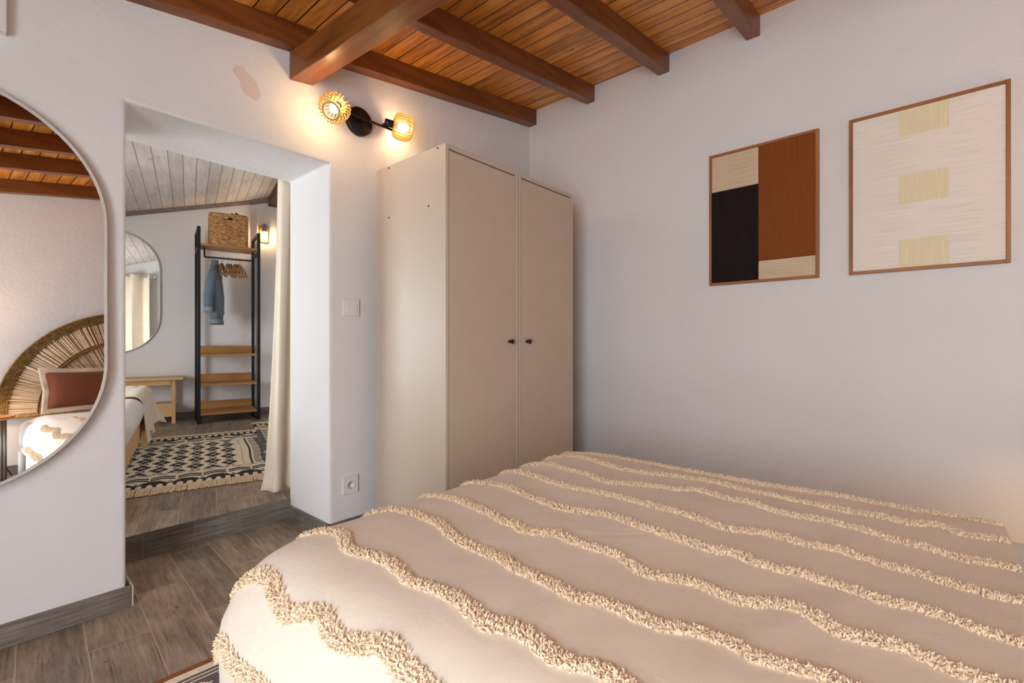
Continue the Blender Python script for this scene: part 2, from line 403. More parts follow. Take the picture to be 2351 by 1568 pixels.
# ceiling of room 1: sloping plank deck, joists, girder
def zc(x): return 2.29+.14*x
sl = math.atan(.14)
mb = MB(); X0, X1 = XW-.25, 3.2
vs = [(X0, YC-.2, zc(X0)), (X1, YC-.2, zc(X1)), (X1, YA+.05, zc(X1)), (X0, YA+.05, zc(X0))]
mb.add(vs+[(x, y, z+.06) for x, y, z in vs], [(0, 1, 2, 3), (7, 6, 5, 4), (0, 4, 5, 1), (1, 5, 6, 2), (2, 6, 7, 3), (3, 7, 4, 0)])
struct(mb, 'ceiling', M['planks'], 'sloping varnished pine plank ceiling of the bedroom', 'ceiling')
jd = ['ceiling beam running along the top of the doorway wall', 'ceiling beam next to the doorway wall beam, over the wardrobe top',
      'ceiling beam third from the doorway wall, above the left string picture', 'ceiling beam fourth from the doorway wall, shortest at the picture top',
      'ceiling beam fifth from the doorway wall, seen in the mirror', 'ceiling beam sixth from the doorway wall, seen in the mirror', 'ceiling beam against the headboard wall, seen in the mirror']
for i, (y0, y1) in enumerate([(2.172, 2.242), (1.668, 1.731), (1.148, 1.216), (.656, .723), (.145, .21), (-.37, -.305), (YC-.01, YC+.06)]):
    mb = MB(); x0, x1 = XW-.05, wallB(y1-2.238)[0]+.02
    w = Vector((0, 0, 0))
    nseg = 12
    def fn(u, v, y0=y0, y1=y1, x0=x0, x1=x1):
        x = x0+(x1-x0)*u; c = [(y0, .105), (y1, .105), (y1, -.004), (y0, -.004)][int(round(v*4)) % 4]
        j = .0025*math.sin(x*7+y0*13)
        return (x, c[0]+j, zc(x)-c[1]+j*.6)
    mb.grid(fn, nseg, 4, smooth=False)
    struct(mb, 'ceiling_beam', M['joist'], 'dark brown '+jd[i], 'beam', bevel=.004)
mb = MB()
def gx(y): return 1.0+.054*(2.238-y)
def fn(u, v):
    y = YC-.02+(YA+.004-YC+.02)*u; xa = gx(y); k = int(round(v*4)) % 4
    x = xa+[0, .113, .113, 0][k]
    z = zc(x)-.105-[.13, .13, 0, 0][k]
    return (x, y, z+.001*math.sin(y*9))
mb.grid(fn, 16, 4, smooth=False)
mb.add([fn(0, k/4) for k in range(4)], [(0, 1, 2, 3)]); mb.add([fn(1, k/4) for k in range(4)], [(3, 2, 1, 0)])
struct(mb, 'ceiling_beam', M['girder'], 'thick brown cross beam under the other beams, ending above the doorway', 'beam', bevel=.005)
# skirting
mb = MB().box(XW, DX0+.014, YA-.013, YA+.002, 0, .075)
o = struct(mb, 'baseboard_left', [M['skirt'], M['tile_edge']], 'grey wood-look skirting tile under the tall mirror', 'baseboard', bevel=.001)
mb = MB().box(DX0+.0142, DX0+.019, YA-.013, YA+.16, 0, .078)
struct(mb, 'baseboard_end', M['tile_edge'], 'pale cut tile edge at the end of the skirting beside the doorway', 'baseboard')
mb = MB().box(DX1-.013, wallB(-.02)[0]+.02, YA-.013, YA+.002, 0, .075)
mb.box(DX1-.013, DX1+.002, YA-.011, YB-.012, 0, .075)
struct(mb, 'baseboard_right', M['skirt'], 'grey wood-look skirting round the foot of the doorway pier', 'baseboard', bevel=.001)
mb = MB().prism([wallB(.0, 0), wallB(-3.3, 0), wallB(-3.3, .013), wallB(.0, .013)], 0, .075)
struct(mb, 'baseboard_east', M['skirt'], 'grey skirting under the wall with two pictures', 'baseboard')
mb = MB().box(XW, 2.7, YC-.002, YC+.013, 0, .075)
struct(mb, 'baseboard_south', M['skirt'], 'grey skirting behind the bed head, seen in the mirror', 'baseboard')

# ------------------------------------------------------------------ far room shell
R15 = frame2(15); R17 = frame2(16.8); R12 = frame2(12.5)
def quad_floor(pts, z0, z1): return MB().prism(pts, z0, z1)
PF = 6.48
pts = [(-2.4, YB-.012), (3.0, YB-.012), R15(1.9, 6.9), R15(-2.2, 6.9)]
mb = quad_floor(pts, 0, FZ-.002)
struct(mb, 'trim_1', M['riser'], 'grey wood-look tiled step riser in the doorway', 'step')
pts = [(-2.4, YB-.014), (3.0, YB-.014), R15(1.9, 6.9), R15(-2.2, 6.9)]
mb = quad_floor(pts, FZ-.0021, FZ)
struct(mb, 'floor_upper', M['tile2'], 'grey wood-look tiled floor of the raised far room', 'floor')
mb = MB().prism([R15(-2.2, PF), R15(.607, PF), R15(.67, 6.42), R15(1.7, 6.42), R15(1.7, 6.75), R15(-2.2, 6.75)], 0, 3.1)
struct(mb, 'wall_far', M['plaster'], 'far white wall behind the clothes rack and bench', 'wall')
mb = MB().prism([R15(1.55, 3.2), R15(1.8, 3.27), R15(1.8, 6.75), R15(1.55, 6.75)], 0, 3.1)
struct(mb, 'wall_far_right', M['plaster'], 'right white wall of the far room, behind the curtain', 'wall')
A, B_, C_ = -1.75, 3.3, 4.75
def wl(q0, q1, p0, p1, z0, z1, m):
    x = [R15(q0, p0), R15(q1, p0), R15(q1, p1), R15(q0, p1)]; m.prism(x, z0, z1)
mb = MB(); wl(-2.0, A, 2.0, B_, 0, 3.1, mb); wl(-2.0, A, C_, 6.75, 0, 3.1, mb); wl(-2.0, A, B_, C_, 0, .24, mb); wl(-2.0, A, B_, C_, 1.75, 3.1, mb)
struct(mb, 'wall_far_left', M['plaster'], 'left white wall of the far room with its window, hidden by the doorway', 'wall')
mb = MB()
for p in (B_, C_-.05, (B_+C_)/2): wl(-1.9, -1.84, p, p+.05, .24, 1.75, mb)
wl(-1.9, -1.84, B_, C_, .24, .29, mb); wl(-1.9, -1.84, B_, C_, 1.7, 1.75, mb)
struct(mb, 'window_1', M['sky_white'], 'white window frame of the far room, hidden by the doorway', 'window')
def zc2(q): return 2.496+.268*q
mb = MB(); vs = []
for q, p in ((-2.05, 1.9), (1.75, 1.9), (1.75, 6.7), (-2.05, 6.7)):
    vs.append((q, p, zc2(q)))
mb.add(vs+[(x, y, z+.06) for x, y, z in vs], [(0, 1, 2, 3), (7, 6, 5, 4), (0, 4, 5, 1), (1, 5, 6, 2), (2, 6, 7, 3), (3, 7, 4, 0)])
o = struct(mb, 'ceiling_far', M['white_planks'], 'sloping whitewashed plank ceiling of the far room', 'ceiling'); o.rotation_euler = (0, 0, -math.radians(15))
def batten(q0, p0, q1, p1, th=.03, hh=.045, name='trim_2', label='weathered grey batten along the far wall top', dz=.004):
    m = MB(); vs = []
    for q, p in ((q0, p0), (q1, p1)):
        for dp in (-th, .004):
            for z in (zc2(q)-hh, zc2(q)+dz): x, y = R15(q, p+dp); vs.append((x, y, z))
    m.add(vs, [(0, 1, 3, 2), (4, 6, 7, 5), (0, 4, 5, 1), (2, 3, 7, 6), (0, 2, 6, 4), (1, 5, 7, 3)])
    return struct(m, name, M['grey_wood'], label, 'trim', bevel=.004)
batten(-2.0, PF, .62, PF)
batten(.6, 6.45, .80, 6.42, name='trim_3', label='short grey batten over the lit far wall lamp', hh=.06)
mb = MB()
for (q, p) in ((.78, 2.75), (.78, 6.44)): pass
vs = []
for p in (2.72, 6.43):
    for q, z in ((.79, zc2(.79)-.10), (1.0, zc2(.79)-.10), (1.0, zc2(1.0)), (.79, zc2(.79)+.005)):
        x, y = R15(q, p); vs.append((x, y, z))
mb.add(vs, [(0, 1, 2, 3), (7, 6, 5, 4), (0, 4, 5, 1), (1, 5, 6, 2), (2, 6, 7, 3), (3, 7, 4, 0)])
struct(mb, 'ceiling_beam', M['rough_beam'], 'rough dark beam under the far room ceiling beside the curtain top', 'beam', bevel=.004)
mb = MB()
def bq(q0, p0, q1, p1, th):
    mb.prism([R15(q0, p0), R15(q1, p1), R15(q1, p1-th), R15(q0, p0-th)], FZ, FZ+.075)
bq(-1.75, PF+.002, .607, PF+.002, .014); bq(.60, PF-.005, .67, 6.424, .014); bq(.67, 6.422, 1.55, 6.422, .014)
struct(mb, 'baseboard_far', M['skirt'], 'grey skirting along the far wall behind the rack', 'baseboard')

# ------------------------------------------------------------------ mirrors
def stadium(w, h, r, n=20):
    pts = []
    for cx, cz, a in ((w/2-r, h/2-r, 0), (-w/2+r, h/2-r, PI/2), (-w/2+r, -h/2+r, PI), (w/2-r, -h/2+r, 1.5*PI)):
        for i in range(n+1):
            t = a+PI/2*i/n; pts.append((cx+r*math.cos(t), cz+r*math.sin(t)))
    o = [pts[0]]
    for p in pts[1:]:
        if math.hypot(p[0]-o[-1][0], p[1]-o[-1][1]) > 1e-5: o.append(p)
    if math.hypot(o[0][0]-o[-1][0], o[0][1]-o[-1][1]) < 1e-5: o.pop()
    return o
def make_mirror(label, loc):
    t = thing('wall_mirror', label, 'mirror', loc, 0)
    a = stadium(.80, 1.289, .399); b = stadium(.786, 1.275, .392); n = len(a)
    m = MB()
    vs = [(x, 0, z) for x, z in a]+[(x, -.022, z) for x, z in a]+[(x, -.022, z) for x, z in b]+[(x, -.016, z) for x, z in b]
    fs = []
    for k in range(3):
        for i in range(n): j = (i+1) % n; fs.append((k*n+i, k*n+j, (k+1)*n+j, (k+1)*n+i))
    m.add(vs, fs); m.build('rim', M['mirror_rim'], t)
    m = MB(); m.prism(b, -.002, -.0165, 'Y'); m.build('glass', M['mirror'], t)
    return t
m1 = make_mirror('tall rounded mirror left of the doorway, reflecting the rattan headboard', (-.06, YA-.022, 1.15))
m1.rotation_euler = (-.0118, 0, .0175)
x, y = R15(-.66, PF-.006)
m2 = make_mirror('rounded mirror in the far room, reflecting a cream curtain', (x, y, FZ+1.382))
m2.rotation_euler = (0, 0, -math.radians(15))

# ------------------------------------------------------------------ wardrobes
def wardrobe(x0, x1, knob_right, label, holes):
    w = x1-x0; y0, y1, h, t = 1.61, 2.15, 1.86, .018
    R = thing('wardrobe', label, 'wardrobe', ((x0+x1)/2, (y0+y1)/2, 0)); d = (y1-y0)/2
    def P(n, *b, mat='beige', par=R, bev=.0015): return MB().box(*b).build(n, M[mat], par, bevel=bev)
    l = P('side_panel', -w/2, -w/2+t, -d, d, 0, h); r = P('side_panel', w/2-t, w/2, -d, d, 0, h)
    P('top_panel', -w/2+t, w/2-t, -d, d, h-.02, h); P('bottom_panel', -w/2+t, w/2-t, -d, d, .05, .068)
    P('plinth', -w/2+t, w/2-t, -d+.03, -d+.046, 0, .05); P('back_panel', -w/2+t, w/2-t, d-.008, d-.002, .05, h-.02)
    P('interior_shelf', -w/2+t, w/2-t, -d+.04, d-.01, 1.58, 1.598)
    do = P('door', -w/2+t+.003, w/2-t-.003, -d+.003, -d+.021, .055, h-.026, mat='door_beige', bev=.002)
    kx = (w/2-t-.05) if knob_right else (-w/2+t+.05)
    m = MB().lathe([(0, -.027), (.009, -.027), (.0125, -.023), (.0125, -.018), (.008, -.012), (.006, -.006), (.0085, 0), (0, 0)], 20,
                   Matrix.Translation((kx, -d+.003, .98)) @ Matrix.Rotation(-PI/2, 4, 'X'))
    for i, v in enumerate(m.v): pass
    m2_ = MB(); m2_.lathe([(0, 0), (.0085, 0), (.006, .006), (.007, .012), (.0125, .018), (.0125, .023), (.009, .027), (0, .027)], 20,
                          Matrix.Translation((kx, -d+.003, .98)) @ Matrix.Rotation(PI/2, 4, 'X'))
    k = m2_.build('knob', M['black'], do); k['label'] = 'small black knob'
    for (hy, hz) in holes:
        m = MB().lathe([(0, 0), (.0045, 0), (.0045, .0012), (0, .0012)], 14, Matrix.Translation((-w/2-.0008, hy-(y0+y1)/2, hz)) @ Matrix.Rotation(PI/2, 4, 'Y'))
        m.build('screw_hole', M['dark'], l)
    return R
wardrobe(1.405, 1.9035, True, 'beige wardrobe nearer the doorway, side panel with four screw holes', [(1.664, 1.85), (2.038, 1.848), (1.728, 1.601), (2.038, 1.60)])
wardrobe(1.9085, 2.408, False, 'beige wardrobe in the corner beside the picture wall', [])

# ------------------------------------------------------------------ wall lamp with two slatted shades
R = thing('wall_lamp', 'black two-armed wall spotlight with lit slatted bamboo shades above the wardrobe', 'lamp', (1.353, YA, 2.119))
mY = Matrix.Rotation(PI/2, 4, 'X')       # local z -> -Y
MB().lathe([(0, -.004), (.070, -.004), (.072, 0), (.072, .022), (.068, .026), (0, .026)], 40, mY).build('wall_plate', M['black'], R)
MB().tube([(0, -.02, 0), (0, -.058, 0)], .008, 12).build('stem', M['black'], R)
MB().tube([(-.185, -.058, 0), (.185, -.058, 0)], .0065, 12).build('bar', M['black'], R)
def spot(loc, axis, joint, label):
    ax = Vector(axis).normalized(); q = ax.to_track_quat('Z', 'Y').to_matrix().to_4x4()
    T = Matrix.Translation(loc) @ q @ Matrix.Scale(.9, 4)      # origin at shade centre, z along the axis to the open ring
    e = bpy.data.objects.new('spotlight', None); COL.objects.link(e); e.parent = R; e['label'] = label
    MB().lathe([(0, -.108), (.020, -.108), (.022, -.105), (.022, -.058), (.018, -.054), (0, -.054)], 24, T).build('socket', M['black'], e)
    jp = T @ Vector((0, 0, -.08))
    MB().tube([joint, (Vector(joint)+jp)/2+Vector((0, 0, .004)), jp], .006, 10).build('joint', M['black'], e)
    m = MB(); n = 23
    prof = [(.040, -.056), (.055, -.056), (.068, -.048), (.076, -.032), (.078, 0), (.075, .030), (.066, .048), (.054, .056), (.042, .058)]
    inner = [(r-.010 if 0 < i < 8 else r, z*.93 if i in (0, 1, 7, 8) else z*.86) for i, (r, z) in enumerate(prof)]
    for k in range(n):
        w = 2*PI*k/n; ca, sa = math.cos(w), math.sin(w)
        loop = [(r, z) for r, z in prof]
        vs = []; hw = .0014
        for (r, z), (r2, z2) in zip(prof, [(r-.007 if 0 < i < 8 else r-.001, z*.90) for i, (r, z) in enumerate(prof)]):
            for rr, zz in ((r, z), (r2, z2)):
                for sgn in (-1, 1):
                    vs.append(T @ Vector((rr*ca-sgn*hw*sa, rr*sa+sgn*hw*ca, zz)))
        fs = []
        for i in range(len(prof)-1):
            a, b = i*4, i*4+4
            fs += [(a, a+1, b+1, b), (a+2, b+2, b+3, a+3), (a, b, b+2, a+2), (a+1, a+3, b+3, b+1)]
        fs += [(0, 2, 3, 1), (len(vs)-4, len(vs)-3, len(vs)-1, len(vs)-2)]
        m.add(vs, fs)
    m.lathe([(.036, .054), (.046, .054), (.046, .060), (.036, .060), (.036, .054)], 32, T)
    m.lathe([(.018, -.058), (.046, -.058), (.046, -.053), (.018, -.053), (.018, -.058)], 32, T)
    m.build('lamp_shade', M['bamboo'], e)
    MB().lathe([(0, -.054), (.014, -.054), (.014, -.032), (.0, -.032)], 18, T).build('bulb_base', M['steel'], e)
    MB().lathe([(.011, -.032), (.014, -.026), (.022, -.008), (.025, .006), (.022, .020), (.012, .030), (0, .033)], 20, T).build('bulb', M['bulb'], e)
spot((1.141-1.353, 2.085-YA, 2.068-2.119), (-.673, -.528, -.717), (-.175, -.058, 0), 'left spotlight turned towards the room')
spot((1.561-1.353, 2.135-YA, 2.133-2.119), (.86, -.46, -.14), (.10, -.058, 0), 'right spotlight aimed along the wall')

# ------------------------------------------------------------------ switch, socket, box
R = thing('light_switch', 'white square light switch on the pier above the socket', 'switch', (1.312, YA, 1.154))
MB().box(-.044, .044, -.011, .002, -.044, .044).build('plate', M['white_plastic'], R, bevel=.004, seg=3)
MB().box(-.030, .030, -.014, -.008, -.031, .031).build('rocker', M['white_plastic'], R, bevel=.0015)
R = thing('power_socket', 'white square power socket low on the pier', 'socket', (1.307, YA, .247))
MB().box(-.043, .043, -.010, .002, -.045, .045).build('plate', M['white_plastic'], R, bevel=.003, seg=3)
MB().lathe([(.0225, 0), (.0215, .0022), (.019, .0022), (.0185, -.006), (0, -.006)], 32, Matrix.Translation((0, -.0105, 0)) @ mY).build('recess', M['white_plastic'], R)
for s in (-1, 1): MB().lathe([(0, 0), (.0026, 0), (.0026, .001), (0, .001)], 12, Matrix.Translation((s*.0095, -.0042, 0)) @ mY).build('pin_hole', M['dark'], R)
for s in (-1, 1): MB().box(-.003, .003, -.012, -.004, s*.0185-.002, s*.0185+.002).build('earth_clip', M['taupe'], R)
o = MB().box(-.06, .06, -.035, .002, -.07, .12).build('cable_box', M['white_plastic'], bevel=.004)
o.location = (.035, YA, 2.03)
tag(o, 'small cream cable box high on the wall above the tall mirror', 'box')

# ------------------------------------------------------------------ framed string pictures
def picture(label, s0, s1, z0, z1, build):
    x, y = wallB((s0+s1)/2, .0)
    R = thing('framed_string_picture', label, 'picture', (x, y, (z0+z1)/2), math.atan2(-1, -.0367))
    # local x runs along the wall towards the camera side, local -y ... room side is local -y after rotation
    w, h, t = abs(s1-s0), z1-z0, .013
    fr = bpy.data.objects.new('frame', None)
    m = MB()
    for sg in (-1, 1): MB().box(sg*(w/2)-(t if sg > 0 else 0), sg*(w/2)+(t if sg < 0 else 0), -.026, -.001, -h/2, h/2).build('frame_side', M['frame_wood'], R, bevel=.001)
    for sg in (-1, 1): MB().box(-w/2+t, w/2-t, -.0258, -.001, sg*h/2-(t if sg > 0 else 0), sg*h/2+(t if sg < 0 else 0)).build('frame_rail', M['frame_rail'], R, bevel=.001)
    build(R, w/2-t, h/2-t)
    return R
M['frame_rail'] = wood('reddish_frame_wood_rail', srgb(128, 78, 38), srgb(186, 122, 66), 'X', .5, 30)
def pic_a(R, w, h):
    # widths from the photo: vertical split at -.011 of centre
    sp = -.009
    def P(n, x0, x1, z0, z1, m, dy=.016):
        MB().box(x0, x1, -dy-.004, -.002, z0, z1).build(n, M[m], R, bevel=.002)
    P('cream_strings', -w, sp, h-.19, h, 'y_cream_h'); P('black_strings', -w, sp, -h, h-.191, 'y_black_v', .017)
    P('rust_strings', sp+.0005, w, -h+.097, h, 'y_rust_v', .018); P('cream_strings', sp+.0005, w, -h, -h+.096, 'y_cream_h')
def pic_b(R, w, h):
    MB().box(-w, w, -.018, -.002, -h, h).build('white_strings', M['y_white_h'], R, bevel=.002)
    for z0, z1 in ((h-.115, h-.001), (-.065, .06), (-h+.001, -h+.123)):
        MB().box(-.081, .081, -.0195, -.017, z0, z1).build('butter_strings', M['y_butter_v'], R, bevel=.0006)
picture('framed string picture in rust, black and cream blocks', -1.330, -1.846, 1.286, 1.998, pic_a)
picture('framed cream string picture with three pale squares', -1.966, -2.482, 1.286, 1.996, pic_b)

# ------------------------------------------------------------------ bed and throw
XN, XF, YF, YH, RC = .365, 1.885, 1.27, -.15, .13
BX = (XN+XF)/2
def hz(x, y):
    a, b, c = x-XN, XF-x, YF-y
    e = .2*(math.exp(-max(a, 0)/.055)+math.exp(-max(b, 0)/.025)+math.exp(-max(c, 0)/.028))
    return .502-min(e, .2)
def wrinkle(x, y):
    w = .0055*noise.noise(Vector((x*3.1, y*2.3, .3)))+.0032*noise.noise(Vector((x*8, y*4.5, 5.)))+.0016*noise.noise(Vector((x*6+y*17, y*9-x*9, 8.)))
    w += .0045*math.exp(-((x-.95-.12*y)/.03)**2)*math.exp(-((y-.62)/.2)**2)
    w += .0045*noise.noise(Vector((x*2+y*14, y*3-x*5, 2.)))*max(0, 1-abs(y-.25)/.5)
    return w
def throw_mesh(off, yh, zbot, wr=True, nd=16):
    """U-shaped drape: rounded rectangle loops stepping inwards, open at the head edge"""
    def path(d, n=150):
        r = max(RC-d, .012); x0, x1, y1 = XN+off+d, XF-off-d, YF-off-d
        L = [(x0, yh+(y1-r-yh)*i/40) for i in range(41)]
        L += [(x0+r-r*math.cos(PI/2*i/10), y1-r+r*math.sin(PI/2*i/10)) for i in range(1, 10)]
        L += [(x0+r+(x1-x0-2*r)*i/46, y1) for i in range(47)]
        L += [(x1-r+r*math.sin(PI/2*i/10), y1-r+r*math.cos(PI/2*i/10)) for i in range(1, 10)]
        L += [(x1, y1-r-(y1-r-yh)*i/40) for i in range(41)]
        return L
    m = MB(); rows = []
    zs = [zbot, .14, .2, .25, .285]
    for k, z in enumerate(zs):
        if z < zbot-1e-6: continue
        L = path(0); row = []
        for i, (x, y) in enumerate(L):
            fl = (.302-z)
            cx, cy = x-BX, y-.5
            q = .010*math.sin(i*.55)*fl/.2+.012*fl
            nx = -1 if x < XN+off+.02 else (1 if x > XF-off-.02 else 0); ny = 1 if y > YF-off-.02 else 0
            if wr: x += nx*q; y += ny*q
            row.append((x, y, z))
        rows.append(row)
    ds = [0, .004, .009, .015, .022, .03, .04, .052, .066, .082, .1, .125, .155, .19, .23, .28, .34, .4, .47, .54, .61, .68, .735]
    for d in ds:
        row = []
        for (x, y) in path(d):
            z = hz(x, y)-off*.8
            if wr: z += wrinkle(x, y)*min(1, d/.1)
            row.append((x, y, z))
        rows.append(row)
    n = len(rows[0]); vs = [p for r in rows for p in r]
    fs = [(a*n+i, a*n+i+1, (a+1)*n+i+1, (a+1)*n+i) for a in range(len(rows)-1) for i in range(n-1)]
    a = (len(rows)-1)*n
    for i in range((n-1)//2):      # close the last narrow loop
        j = n-1-i
        if j-1 > i+1 or j-1 == i+1: fs.append((a+i, a+i+1, a+j-1, a+j))
    fs = [f for f in fs if len(set(f)) == 4]
    m.add(vs, fs, 0, True)
    return m
R = thing('bed', 'double bed with white bedding and round rattan headboard, under the tufted throw', 'bed', (0, 0, 0))
def bed_block(x0, x1, y0, y1, z0, z1, r, n=10):
    m = MB()
    prof = [(0, z0), (0, z1-r)]+[(r-r*math.cos(PI/2*i/n), z1-r+r*math.sin(PI/2*i/n)) for i in range(1, n+1)]
    rows = []
    for d, z in prof:
        rr = max(.06-d*.3, .01); L = []
        for cx, cy, a in ((x1-d-rr, y1-d-rr, 0), (x0+d+rr, y1-d-rr, PI/2), (x0+d+rr, y0+d+rr, PI), (x1-d-rr, y0+d+rr, 1.5*PI)):
            for i in range(9): t = a+PI/2*i/8; L.append((cx+rr*math.cos(t), cy+rr*math.sin(t), z))
        rows.append(L)
    k = len(rows[0]); m.add([p for r_ in rows for p in r_], [(a*k+i, a*k+(i+1) % k, (a+1)*k+(i+1) % k, (a+1)*k+i) for a in range(len(rows)-1) for i in range(k)]+[[(len(rows)-1)*k+i for i in range(k)], list(range(k))[::-1]], 0, True)
    return m
bed_block(XN+.045, XF-.035, -1.0, YF-.055, .24, .44, .06).build('mattress', M['white_cotton'], R)
bed_block(XN+.03, XF-.02, -.93, YF-.3, .26, .478, .16).build('duvet', M['white_cotton'], R)
for x0, x1 in ((XN+.05, XN+.08), (XF-.08, XF-.05)): MB().box(x0, x1, -.95, YF-.1, .19, .27).build('side_rail', M['white_plastic'], R, bevel=.004)
MB().box(XN+.05, XF-.05, YF-.13, YF-.10, .19, .27).build('foot_rail', M['white_plastic'], R, bevel=.004)
for x in (XN+.06, XF-.06):
    for y in (-.93, YF-.13): MB().tube([(x, y, 0), (x, y, .2)], .028, 16).build('leg', M['white_plastic'], R)
# rattan headboard
hx, hzc, HR, hy = 1.10, .475, .80, YC+.035
H = bpy.data.objects.new('headboard', None); COL.objects.link(H); H.parent = R; H.location = (hx, hy, hzc); H.scale = (1.035, 1, 1.05); H['label'] = 'half-round rattan headboard'
def arc(r, n=60, a0=0.0, a1=PI): return [(r*math.cos(a0+(a1-a0)*i/n), 0, r*math.sin(a0+(a1-a0)*i/n)) for i in range(n+1)]
m = MB(); random.seed(3)
for rr in (.731, .745, .759, .773, .787):
    for ph in (0, 1, 2):
        m.tube([((rr+.0065*math.sin(i*.95+ph*2.1))*math.cos(PI*i/300), .010*math.cos(i*.95+ph*2.1), (rr+.0065*math.sin(i*.95+ph*2.1))*math.sin(PI*i/300)) for i in range(301)], .0055, 5)
m.build('outer_band', M['rattan'], H)
m = MB()
for rr, ph in ((.33, 0), (.345, 2), (.36, 4)):
    m.tube([((rr+.007*math.sin(i*1.1+ph))*math.cos(PI*i/110), .012*math.cos(i*1.1+ph), (rr+.007*math.sin(i*1.1+ph))*math.sin(PI*i/110)) for i in range(111)], .009, 6)
m.build('inner_band', M['rattan'], H)
m = MB(); m.tube([(p[0], .014, p[2]) for p in arc(.545)], .008, 8); m.tube([(p[0], .014, p[2]) for p in arc(.56)], .006, 8); m.build('middle_ring', M['rattan'], H)
m = MB()
for i in range(150):
    t = PI*(i+.5)/150+random.uniform(-.006, .006); r0, r1 = .06, .735; j = random.uniform(-.004, .004)
    m.tube([(r0*math.cos(t), j, r0*math.sin(t)), (.4*math.cos(t+.004), j, .4*math.sin(t+.004)), (r1*math.cos(t), j, r1*math.sin(t))], [.003, .0056, .0082], 6)
m.build('stick_panel', M['palm'], H)
m = MB(); m.tube([(-.80, 0, -.01), (.80, 0, -.01)], .018, 10); m.build('bottom_rail', M['rattan'], H)
for s in (-1, 1): MB().box(s*.5-.02, s*.5+.02, -.02, .02, -hzc/1.05, 0).build('headboard_leg', M['rattan'], H)
# throw
T = thing('bed_throw', 'beige cotton throw with wavy rows of cream tufts, spread over the bed', 'throw', (0, 0, 0))
tm = throw_mesh(0, YH, .10)
tc = tm.build('cloth', M['throw'], T, fixn=False)
bvh = BVHTree.FromPolygons([Vector(v) for v in tm.v], tm.f)
LINES = [[(1.722,1.142),(1.756,1.059),(1.785,.934),(1.784,.8),(1.773,.682),(1.768,.577),(1.75,.468),(1.747,.366),(1.756,.275),(1.764,.183),(1.774,.109),(1.763,.033),(1.788,-.037),(1.783,-.104),(1.78,-.146)],
[(1.61,1.176),(1.660,1.12),(1.665,1.039),(1.618,.882),(1.616,.777),(1.652,.692),(1.675,.591),(1.676,.518),(1.641,.426),(1.633,.336),(1.626,.254),(1.626,.184),(1.628,.109),(1.622,.039),(1.652,-.017),(1.619,-.066),(1.628,-.113),(1.635,-.144)],
[(1.46,1.16),(1.49,1.11),(1.467,1.003),(1.458,.902),(1.424,.82),(1.465,.735),(1.5,.658),(1.514,.605),(1.552,.562),(1.528,.472),(1.521,.389),(1.499,.331),(1.489,.269),(1.505,.21),(1.501,.156),(1.484,.1),(1.468,.048),(1.464,-.004),(1.446,-.052),(1.454,-.101),(1.452,-.146)],
[(1.335,1.18),(1.34,1.119),(1.311,.989),(1.299,.871),(1.311,.771),(1.313,.688),(1.311,.602),(1.317,.526),(1.299,.458),(1.282,.396),(1.289,.355),(1.315,.316),(1.316,.262),(1.308,.213),(1.32,.162),(1.304,.111),(1.293,.061),(1.295,.014),(1.282,-.027),(1.273,-.067),(1.267,-.103),(1.283,-.146)],
[(1.135,1.18),(1.153,1.129),(1.172,1.07),(1.167,1.005),(1.141,.902),(1.126,.801),(1.134,.738),(1.159,.682),(1.159,.608),(1.144,.544),(1.138,.477),(1.129,.419),(1.126,.367),(1.145,.331),(1.12,.291),(1.118,.247),(1.13,.196),(1.131,.154),(1.123,.117),(1.112,.075),(1.111,.036),(1.11,0),(1.105,-.034),(1.093,-.063),(1.091,-.091),(1.09,-.146)],
[(.955,1.175),(.975,1.084),(.975,1.008),(.963,.914),(.942,.848),(.945,.816),(.929,.77),(.942,.724),(.965,.69),(.957,.635),(.957,.58),(.959,.525),(.934,.474),(.922,.443),(.93,.399),(.95,.353),(.945,.321),(.94,.29),(.94,.255),(.965,.218),(.978,.184),(.97,.152),(.953,.127),(.942,.098),(.952,.064),(.959,.031),(.953,.005),(.943,-.02),(.942,-.061),(.955,-.146)],
[(.765,1.185),(.80,1.154),(.818,1.102),(.824,1.038),(.821,.962),(.793,.893),(.781,.835),(.781,.782),(.776,.726),(.780,.712),(.762,.656),(.76,.601),(.754,.542),(.744,.494),(.76,.452),(.761,.407),(.756,.363),(.762,.327),(.785,.291),(.791,.258),(.791,.225),(.782,.203),(.787,.174),(.794,.144),(.8,.12),(.802,.099),(.785,.02),(.77,-.06),(.785,-.146)],
[(.575,1.185),(.593,1.162),(.612,1.129),(.615,1.084),(.596,1.044),(.584,.996),(.596,.949),(.605,.901),(.6,.836),(.588,.791),(.591,.749),(.599,.711),(.603,.671),(.6,.642),(.594,.61),(.585,.578),(.586,.549),(.592,.54),(.6,.512),(.598,.473),(.589,.44),(.588,.41),(.597,.377),(.605,.349),(.605,.331),(.59,.25),(.6,.16),(.61,.06),(.595,-.04),(.60,-.146)]]
L3 = [[(x, y, hz(x, y)) for x, y in l] for l in LINES]
